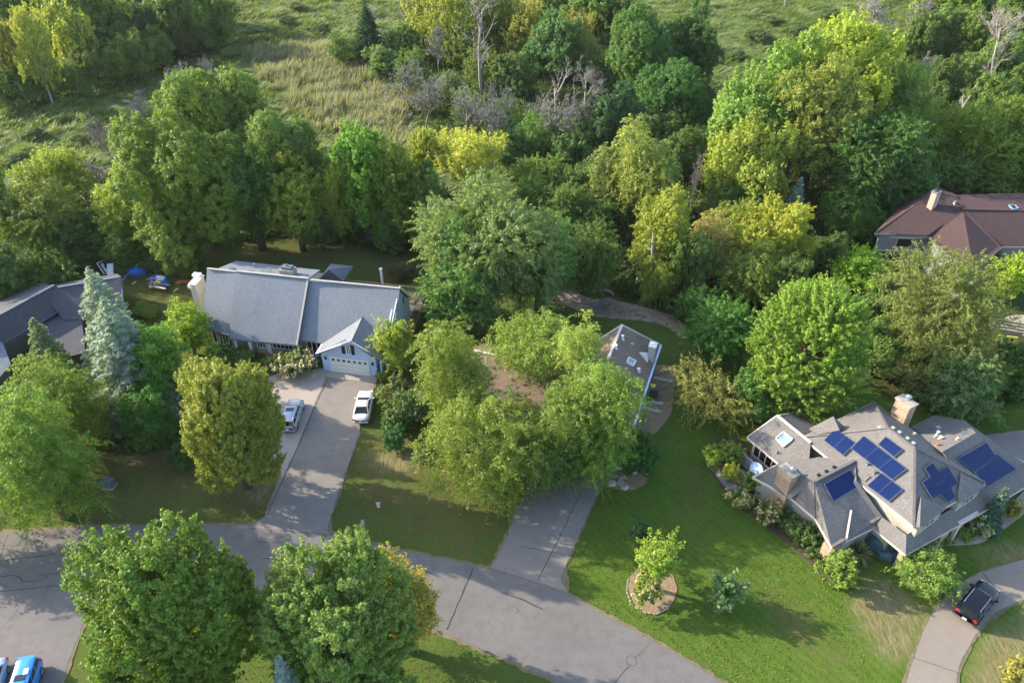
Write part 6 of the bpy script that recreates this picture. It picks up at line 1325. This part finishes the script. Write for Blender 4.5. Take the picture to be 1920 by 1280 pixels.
T_('yellow maple above the dead snag', 1240, 368, 540, 58, 'airy', (.165, .185, .03), .6, near=True, dens=1.6); T_('orange tan tree at the right of the dead snag', 1330, 395, 520, 38, 'locust', (.22, .19, .068), 1.0, near=True); T_('golden maple left of the small blue spruce', 1445, 370, 520, 66, 'airy', (.19, .195, .03), .8, near=True, dens=1.7)
T_('yellow green maple between the snag and the golden maple', 1390, 380, 500, 50, 'airy', (.14, .165, .03), .8, near=True, dens=1.5); T_('olive green tree below the golden maple', 1415, 455, 575, 55, 'locust', (.095, .125, .026), .6, near=True); T_('dark tree behind the orange tan tree', 1300, 430, 560, 46, 'oak', 'deep', .5)
T_('dark tree below the olive green tree', 1480, 480, 590, 42, 'oak', 'deep', .4); T_('yellow lower tree at the foot of the dead snag', 1235, 480, 570, 34, 'locust', (.13, .15, .03), .4)
bare('grey broken snag leaning over the creek', 1224, 408, 565, 12, 'dead wood', lean=-.05, depth=1, r0=.28, nfirst=4); bare('bare twiggy tree below the big maples', 1300, 300, 400, 20, shared=0); bare('thin bare tree in the shade left of the big maples', 1312, 215, 300, 14, shared=1)
# right wood
g_ = 'trees of the right hand wood'
for x, tp, bt, hw, st, cl, lb in ((1760, 20, 130, 52, 'oak', (.085, .125, .035), 'grey green tree at the top of the right wood'), (1725, 30, 140, 44, 'oak', (.075, .11, .03), 'tree behind the grey maple in the right wood'), (1815, 20, 140, 50, 'oak', (.09, .125, .03), 'light tree left of the tall bare tree'), (1790, -40, 60, 60, 'oak', 'mid', 'tree cut by the top edge in the right wood'), (1860, -45, 60, 60, 'oak', 'dark', 'dark tree cut by the top edge at the right'), (1930, -20, 100, 60, 'oak', (.08, .12, .03), 'tree in the top right corner'),
    (1880, 60, 190, 50, 'oak', 'dark', 'dark tree behind the tall bare tree'), (1800, 110, 215, 44, 'oak', 'dark', 'dark tree below the light one in the right wood'), (1760, 120, 230, 40, 'oak', (.06, .09, .025), 'dim tree behind the leaning bare trunks'), (1850, 150, 260, 44, 'oak', 'dark', 'dark tree behind the leaning trunks'), (1930, 120, 240, 50, 'oak', 'dark', 'dark tree at the right edge'), (1755, 190, 330, 48, 'airy', (.13, .165, .03), 'yellow green tree left of the leaning trunks'), (1830, 215, 350, 58, 'ash', (.11, .155, .025), 'yellow green tree behind the maroon ridge'), (1900, 190, 340, 58, 'ash', (.10, .14, .025), 'green tree behind the right end of the maroon roof'),
    (1780, 280, 370, 46, 'ash', 'dark', 'dark tree just behind the maroon peak'), (1860, 300, 375, 50, 'ash', (.075, .115, .022), 'low tree behind the maroon roof'), (1940, 290, 370, 44, 'ash', 'mid', 'low tree at the right edge behind the maroon roof'), (1700, 300, 420, 52, 'oak', 'deep', 'deep shade tree left of the maroon peak'), (1560, 430, 500, 40, 'oak', 'deep', 'deep shade bush beside the bench'), (1360, 340, 430, 46, 'oak', 'dark', 'dark tree under the golden low maple')): T_(lb, x, tp, bt, hw, st, cl, .5, group=g_)
bare('tall pale bare tree in the right wood', 1888, 10, 212, 60, 'pale bark', r0=.30, depth=4); bare('leaning bare trunk left of the tall pale bare tree', 1800, 110, 255, 26, 'pale bark', lean=.35, depth=3, nfirst=5); bare('second leaning bare trunk nearer the yellow green tree', 1775, 140, 290, 22, 'pale bark', lean=.3, depth=3, nfirst=5)
for i, (x, tp, by, hw, lb) in enumerate(((1650, -10, 120, 52, 'grey bare thicket behind the yellow maple'), (1712, -15, 110, 48, 'grey bare tree at the top of the right wood'), (1730, 105, 190, 30, 'bare tree beside the grey maple'), (1850, 110, 200, 26, 'small bare tree under the tall pale one'))): bare(lb, x, tp, by, hw, shared=i % 3, group='bare trees in the right wood')
bare('lone bare pole tree out on the far meadow', 1474, -10, 14, 8, 'pale bark', depth=1, r0=.2)
# around the solar roofed house
T_('big round lime green tree behind the solar roofed house', 1514, 532, 790, 108, 'ginkgo', (.120, .178, .028), .25, dens=1.15)
T_('large olive pine at the right, below the maroon house', 1762, 452, 725, 112, 'pine', (.108, .124, .034), .3, dens=1.1)
T_('bright lime young tree left of the maroon garage', 1612, 462, 560, 46, 'airy', (.13, .21, .02), .4, near=True, dens=1.3); T_('dark tree behind the round lime green tree', 1640, 545, 640, 40, 'oak', 'deep', .3, near=True)
T_('dark green round tree between the creek and the lime tree', 1352, 566, 690, 58, 'ash', (.055, .115, .024), .2, near=True, dens=1.2); T_('low dark tree at the right end of the creek', 1300, 542, 610, 40, 'ash', (.04, .09, .022), .2, near=True); T_('sparse olive tree with pale twigs left of the lime tree', 1335, 672, 800, 80, 'pine', (.155, .150, .045), .3, near=True, dens=.6)
T_('dark tree behind the sparse olive tree', 1415, 700, 800, 45, 'oak', (.05, .10, .022), .3, near=True); T_('dusty green tree behind the solar house back chimney', 1806, 664, 790, 62, 'ash', (.075, .115, .042), .3, dens=1.1)
T_('lime young tree beside the white flowering bush', 1898, 480, 570, 28, 'airy', (.17, .22, .02), .6, near=True, dens=1.4); T_('leafy dark tree at the right edge below the pine', 1895, 640, 745, 45, 'dense', (.045, .095, .02), .2, near=True); T_('olive bush below the big pine', 1860, 660, 740, 32, 'airy', (.12, .13, .03), .2, near=True)
T_('dark green tree behind the pine and round tree', 1650, 600, 710, 40, 'oak', 'dark', .3, near=True)
T_('light green tree in front of the porch beside the black car', 1740, 1026, 1108, 54, 'locust', (.115, .165, .035), .6, near=True, dens=1.4)
T_('young lime tree standing in the island bed', 1228, 1002, 1100, 38, 'airy', (.13, .175, .028), 1.0, near=True, dens=1.2, cat='young tree')
spruce('weeping dark blue conifer by the winding path', 1886, 915, 990, 24, (.05, .09, .06)); spruce('blue spruce cut off by the bottom edge between the maples', 525, 1232, 1440, 50, (.15, .20, .20))
# shrubs
def flowers(host, n, col, size, seed):
    """flower heads set over a shrub, one part of it"""
    rg = np.random.default_rng(seed); co = np.empty(len(host.data.vertices) * 3, np.float32); host.data.vertices.foreach_get('co', co); co = co.reshape(-1, 4, 3).mean(1)
    sc = np.array(host.scale); r = np.linalg.norm(co, axis=1) * (1 + .3 * (co[:, 2] > 0)); pk = co[np.argsort(-r)[:len(co) // 2]]; pk = pk[pk[:, 2] > -.2 * pk[:, 2].max()]; pk = pk[rg.choice(len(pk), min(n, len(pk)), replace=False)]
    q = []
    for c in pk:
        m = 7; p = c + unit(c)[None] * .08 + rg.normal(size=(m, 3)) * size * .35; q.append(leaf_quads(rg, p, unit(unit(c) + rg.normal(size=(m, 3)) * .6), size * .5, .8))
    o = bpy.data.objects.new('flower_heads', quadmesh('flower_heads', np.vstack(q))); COL.objects.link(o); o.parent = host; o.color = (*col, 1); return o
S_ = shrub
s = S_('large white flowering hydrangea beside the front door', 549, 658, 706, 39, col=(.10, .13, .05)); flowers(s, 230, (.72, .62, .52), .22, 1)
s = S_('white flowering bush against the maroon house', 1860, 478, 530, 22, col='dark', near=True); flowers(s, 120, (.80, .78, .70), .26, 2)
s = S_('hydrangea with cream flowers at the left of the house chimney', 1388, 914, 952, 22, col='green'); flowers(s, 60, (.60, .48, .28), .24, 3)
s = S_('open hydrangea in front of the brick chimney', 1439, 937, 984, 24, col=(.09, .11, .03), holes=.4, dens=.6); flowers(s, 55, (.55, .50, .26), .22, 4)
s = S_('pale flowering bush beside the winding path', 1840, 968, 1004, 17, col=(.12, .16, .06)); flowers(s, 60, (.55, .55, .38), .2, 5)
s = S_('peach flowering bush in the lower part of the island bed', 1216, 1072, 1142, 30, col=(.11, .14, .03), dens=.8, holes=.3); flowers(s, 70, (.62, .50, .32), .2, 6)
for lb, x, tp, bt, hw, cl in (('dark green shrub next to the white hydrangea', 512, 664, 695, 18, 'dark'), ('green shrub left of the white hydrangea', 530, 664, 690, 16, 'mid'), ('dark shrubs under the front windows of the grey house', 447, 652, 688, 26, 'dark'), ('dark shrub at the left end of the front windows', 412, 640, 690, 24, 'deep'), ('small shrub at the right corner of the white garage', 722, 690, 716, 16, 'mid'), ('olive shrub at the top of the driveway border', 745, 702, 770, 34, (.085, .105, .035)), ('grey green shrub in the driveway border', 772, 725, 800, 34, (.085, .125, .05)), ('leafy shrub in the lower driveway border', 745, 755, 810, 30, (.06, .105, .03)), ('small round dark shrub at the foot of the driveway border', 740, 800, 848, 24, (.035, .085, .032)),
    ('dark green shrub at the edge of the round chip bed', 1202, 808, 888, 32, (.035, .085, .018)), ('dark shrub below the air conditioner', 1180, 840, 890, 24, (.03, .075, .018)), ('lime green shrub nearest the big lawn', 1340, 830, 872, 18, 'lime'), ('yellow shrub in the gravel patch', 1372, 868, 906, 17, (.20, .21, .03)), ('leafy shrub above the gravel patch', 1368, 828, 872, 22, 'green'), ('pale yellow shrub by the skylight wing', 1395, 848, 872, 12, (.26, .24, .07)), ('green shrub under the satellite dish', 1412, 885, 925, 18, 'mid'), ('round bright green shrub beside the spiky yucca', 1572, 1035, 1105, 34, 'green'), ('low green shrub under the porch eave', 1805, 985, 1012, 18, 'green'), ('darker low shrub left of the porch shrub', 1775, 995, 1016, 16, 'mid'), ('golden shrub inside the bend of the path', 1900, 940, 978, 14, (.13, .13, .03)),
    ('dark shrub at the head of the island bed', 1206, 975, 1025, 20, (.035, .08, .025)), ('golden yellow shrub at the bottom right edge', 1908, 1234, 1288, 20, (.16, .155, .035)), ('thorny brown shrub behind the grey house deck', 755, 485, 525, 30, (.085, .075, .03)), ('grass green shrub in front of the lower tarp pile', 275, 565, 600, 22, 'mid'), ('upright green shrub left of the wide white chimney', 355, 480, 520, 18, (.10, .14, .03)), ('dark shrub above the back yard tarps', 292, 470, 512, 26, 'dark'), ('yellow green sapling bush in front of the grey house', 400, 640, 690, 14, (.15, .2, .03)), ('dark shrub at the foot of the golden bronze tree', 340, 830, 880, 26, (.045, .075, .02)), ('low green shrub under the blue spruce', 305, 800, 840, 24, (.05, .11, .02))): S_(lb, x, tp, bt, hw, col=cl)
# clipped hedge along the wing wall
hb = []
for i, (x, y) in enumerate(((1485, 985), (1508, 1003), (1530, 1020))): S_(['left dark hedge plant along the wing wall', 'middle dark hedge plant along the wing wall', 'right dark hedge plant along the wing wall'][i], x, y - 20, y + 26, 26, 'dense', (.045, .075, .020), 'hedge_plant', 'hedge along the wing wall', 'hedge', near=True)
def spiky(label, x, y, n, L, col, w=.06, name='yucca', seed=1, droop=.5, cat='plant'):
    rg = np.random.default_rng(seed); b = P(x, y); an = rg.uniform(0, 6.28, n); el = rg.uniform(.25 if name != 'lawn_shrub' else .75, 1.5, n); Ls = L * rg.uniform(.6, 1.15, n); q = []
    for a, e, l in zip(an, el, Ls):
        d = np.array([math.cos(a) * math.cos(e), math.sin(a) * math.cos(e), math.sin(e)]); s = np.array([-math.sin(a), math.cos(a), 0]) * w; p = [d * l * t + np.array([0, 0, .25 - droop * l * t * t * math.cos(e)]) for t in (0, .45, .8, 1)]
        for k, (w0, w1) in enumerate(((1, 1.1), (1.1, .7), (.7, .1))): q += [p[k] - s * w0, p[k] + s * w0, p[k + 1] + s * w1, p[k + 1] - s * w1]
    o = bpy.data.objects.new(name, quadmesh(name, np.array(q))); COL.objects.link(o); o.location = b; o.color = (*col, 1); return tag(o, label, cat)
spiky('pale spiky yucca at the corner of the front wing', 1608, 1040, 230, 1.55, (.26, .29, .14))
S_('sprawling blue green bush alone on the big lawn', 1358, 1076, 1146, 32, 'poplar', (.085, .132, .052), name='lawn_shrub', dens=.75)
spiky('tuft of long grass beside the upper tarp pile', 302, 506, 120, 1.6, (.11, .16, .04), .05, 'grass_tuft', 4)
# ---- undergrowth of the woods: nobody could count it
def undergrowth(seed, n, poly, hmax, cols, name, label, test=None):
    rng = np.random.default_rng(seed); q = gp(poly); xs_, ys_ = zip(*q); x = rng.uniform(min(xs_), max(xs_), n * 3); y = rng.uniform(min(ys_), max(ys_), n * 3); k = inpoly(x, y, q)
    x, y = x[k][:n], y[k][:n]; n = len(x); h = hmax * (.25 + fbm(x, y, 5.0)) * rng.uniform(.4, 1.1, n); m = 26
    e = unit(rng.normal(size=(n, m, 3))); r = rng.uniform(.2, 1, (n, m)) ** .5
    p = np.stack([x, y, h * .45], 1)[:, None] + e * r[..., None] * np.stack([.8 + h * .35, .8 + h * .35, h * .55], 1)[:, None]; p[..., 2] = np.maximum(p[..., 2], .02)
    nr = unit(e * .6 + np.array([0, 0, .6]) + rng.normal(size=e.shape) * .5)
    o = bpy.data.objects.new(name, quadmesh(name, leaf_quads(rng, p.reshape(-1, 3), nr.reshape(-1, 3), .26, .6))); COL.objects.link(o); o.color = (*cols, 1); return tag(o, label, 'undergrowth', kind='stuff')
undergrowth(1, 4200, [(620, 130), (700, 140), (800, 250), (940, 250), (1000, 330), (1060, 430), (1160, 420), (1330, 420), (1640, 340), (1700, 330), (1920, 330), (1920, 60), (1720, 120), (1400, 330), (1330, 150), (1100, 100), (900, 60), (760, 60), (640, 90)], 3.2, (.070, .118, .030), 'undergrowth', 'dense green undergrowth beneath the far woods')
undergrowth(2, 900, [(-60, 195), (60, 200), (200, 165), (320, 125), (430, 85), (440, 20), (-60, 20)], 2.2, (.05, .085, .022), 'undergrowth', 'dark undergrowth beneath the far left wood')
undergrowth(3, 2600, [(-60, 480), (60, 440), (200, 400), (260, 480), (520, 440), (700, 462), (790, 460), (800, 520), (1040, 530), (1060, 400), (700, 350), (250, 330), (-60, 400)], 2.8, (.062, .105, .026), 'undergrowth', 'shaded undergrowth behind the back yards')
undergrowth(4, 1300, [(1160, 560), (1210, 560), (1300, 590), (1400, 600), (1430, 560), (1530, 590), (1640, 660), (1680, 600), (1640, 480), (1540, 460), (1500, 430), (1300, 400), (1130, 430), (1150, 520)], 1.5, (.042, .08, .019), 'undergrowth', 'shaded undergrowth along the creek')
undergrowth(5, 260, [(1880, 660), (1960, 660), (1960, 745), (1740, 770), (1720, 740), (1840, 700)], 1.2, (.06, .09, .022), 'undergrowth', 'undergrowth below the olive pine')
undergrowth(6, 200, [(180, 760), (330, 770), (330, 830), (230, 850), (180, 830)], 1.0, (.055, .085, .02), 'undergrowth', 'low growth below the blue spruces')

# ---- thin summer haze round the whole place
m = bpy.data.materials.new('haze'); m.use_nodes = True; tn = m.node_tree; tn.nodes.remove(tn.nodes['Principled BSDF'])
pv = tn.nodes.new('ShaderNodeVolumePrincipled'); pv.inputs['Color'].default_value = (.93, .95, 1, 1); pv.inputs['Density'].default_value = .00005; pv.inputs['Anisotropy'].default_value = .2
tn.links.new(pv.outputs[0], tn.nodes['Material Output'].inputs['Volume'])
hb = MB(); hb.prism([(-2700, -700), (2700, -700), (2700, 4600), (-2700, 4600)], -4, 62); o = hb.build('haze', m); tag(o, 'thin pale summer haze hanging over the whole place', 'haze', kind='stuff')
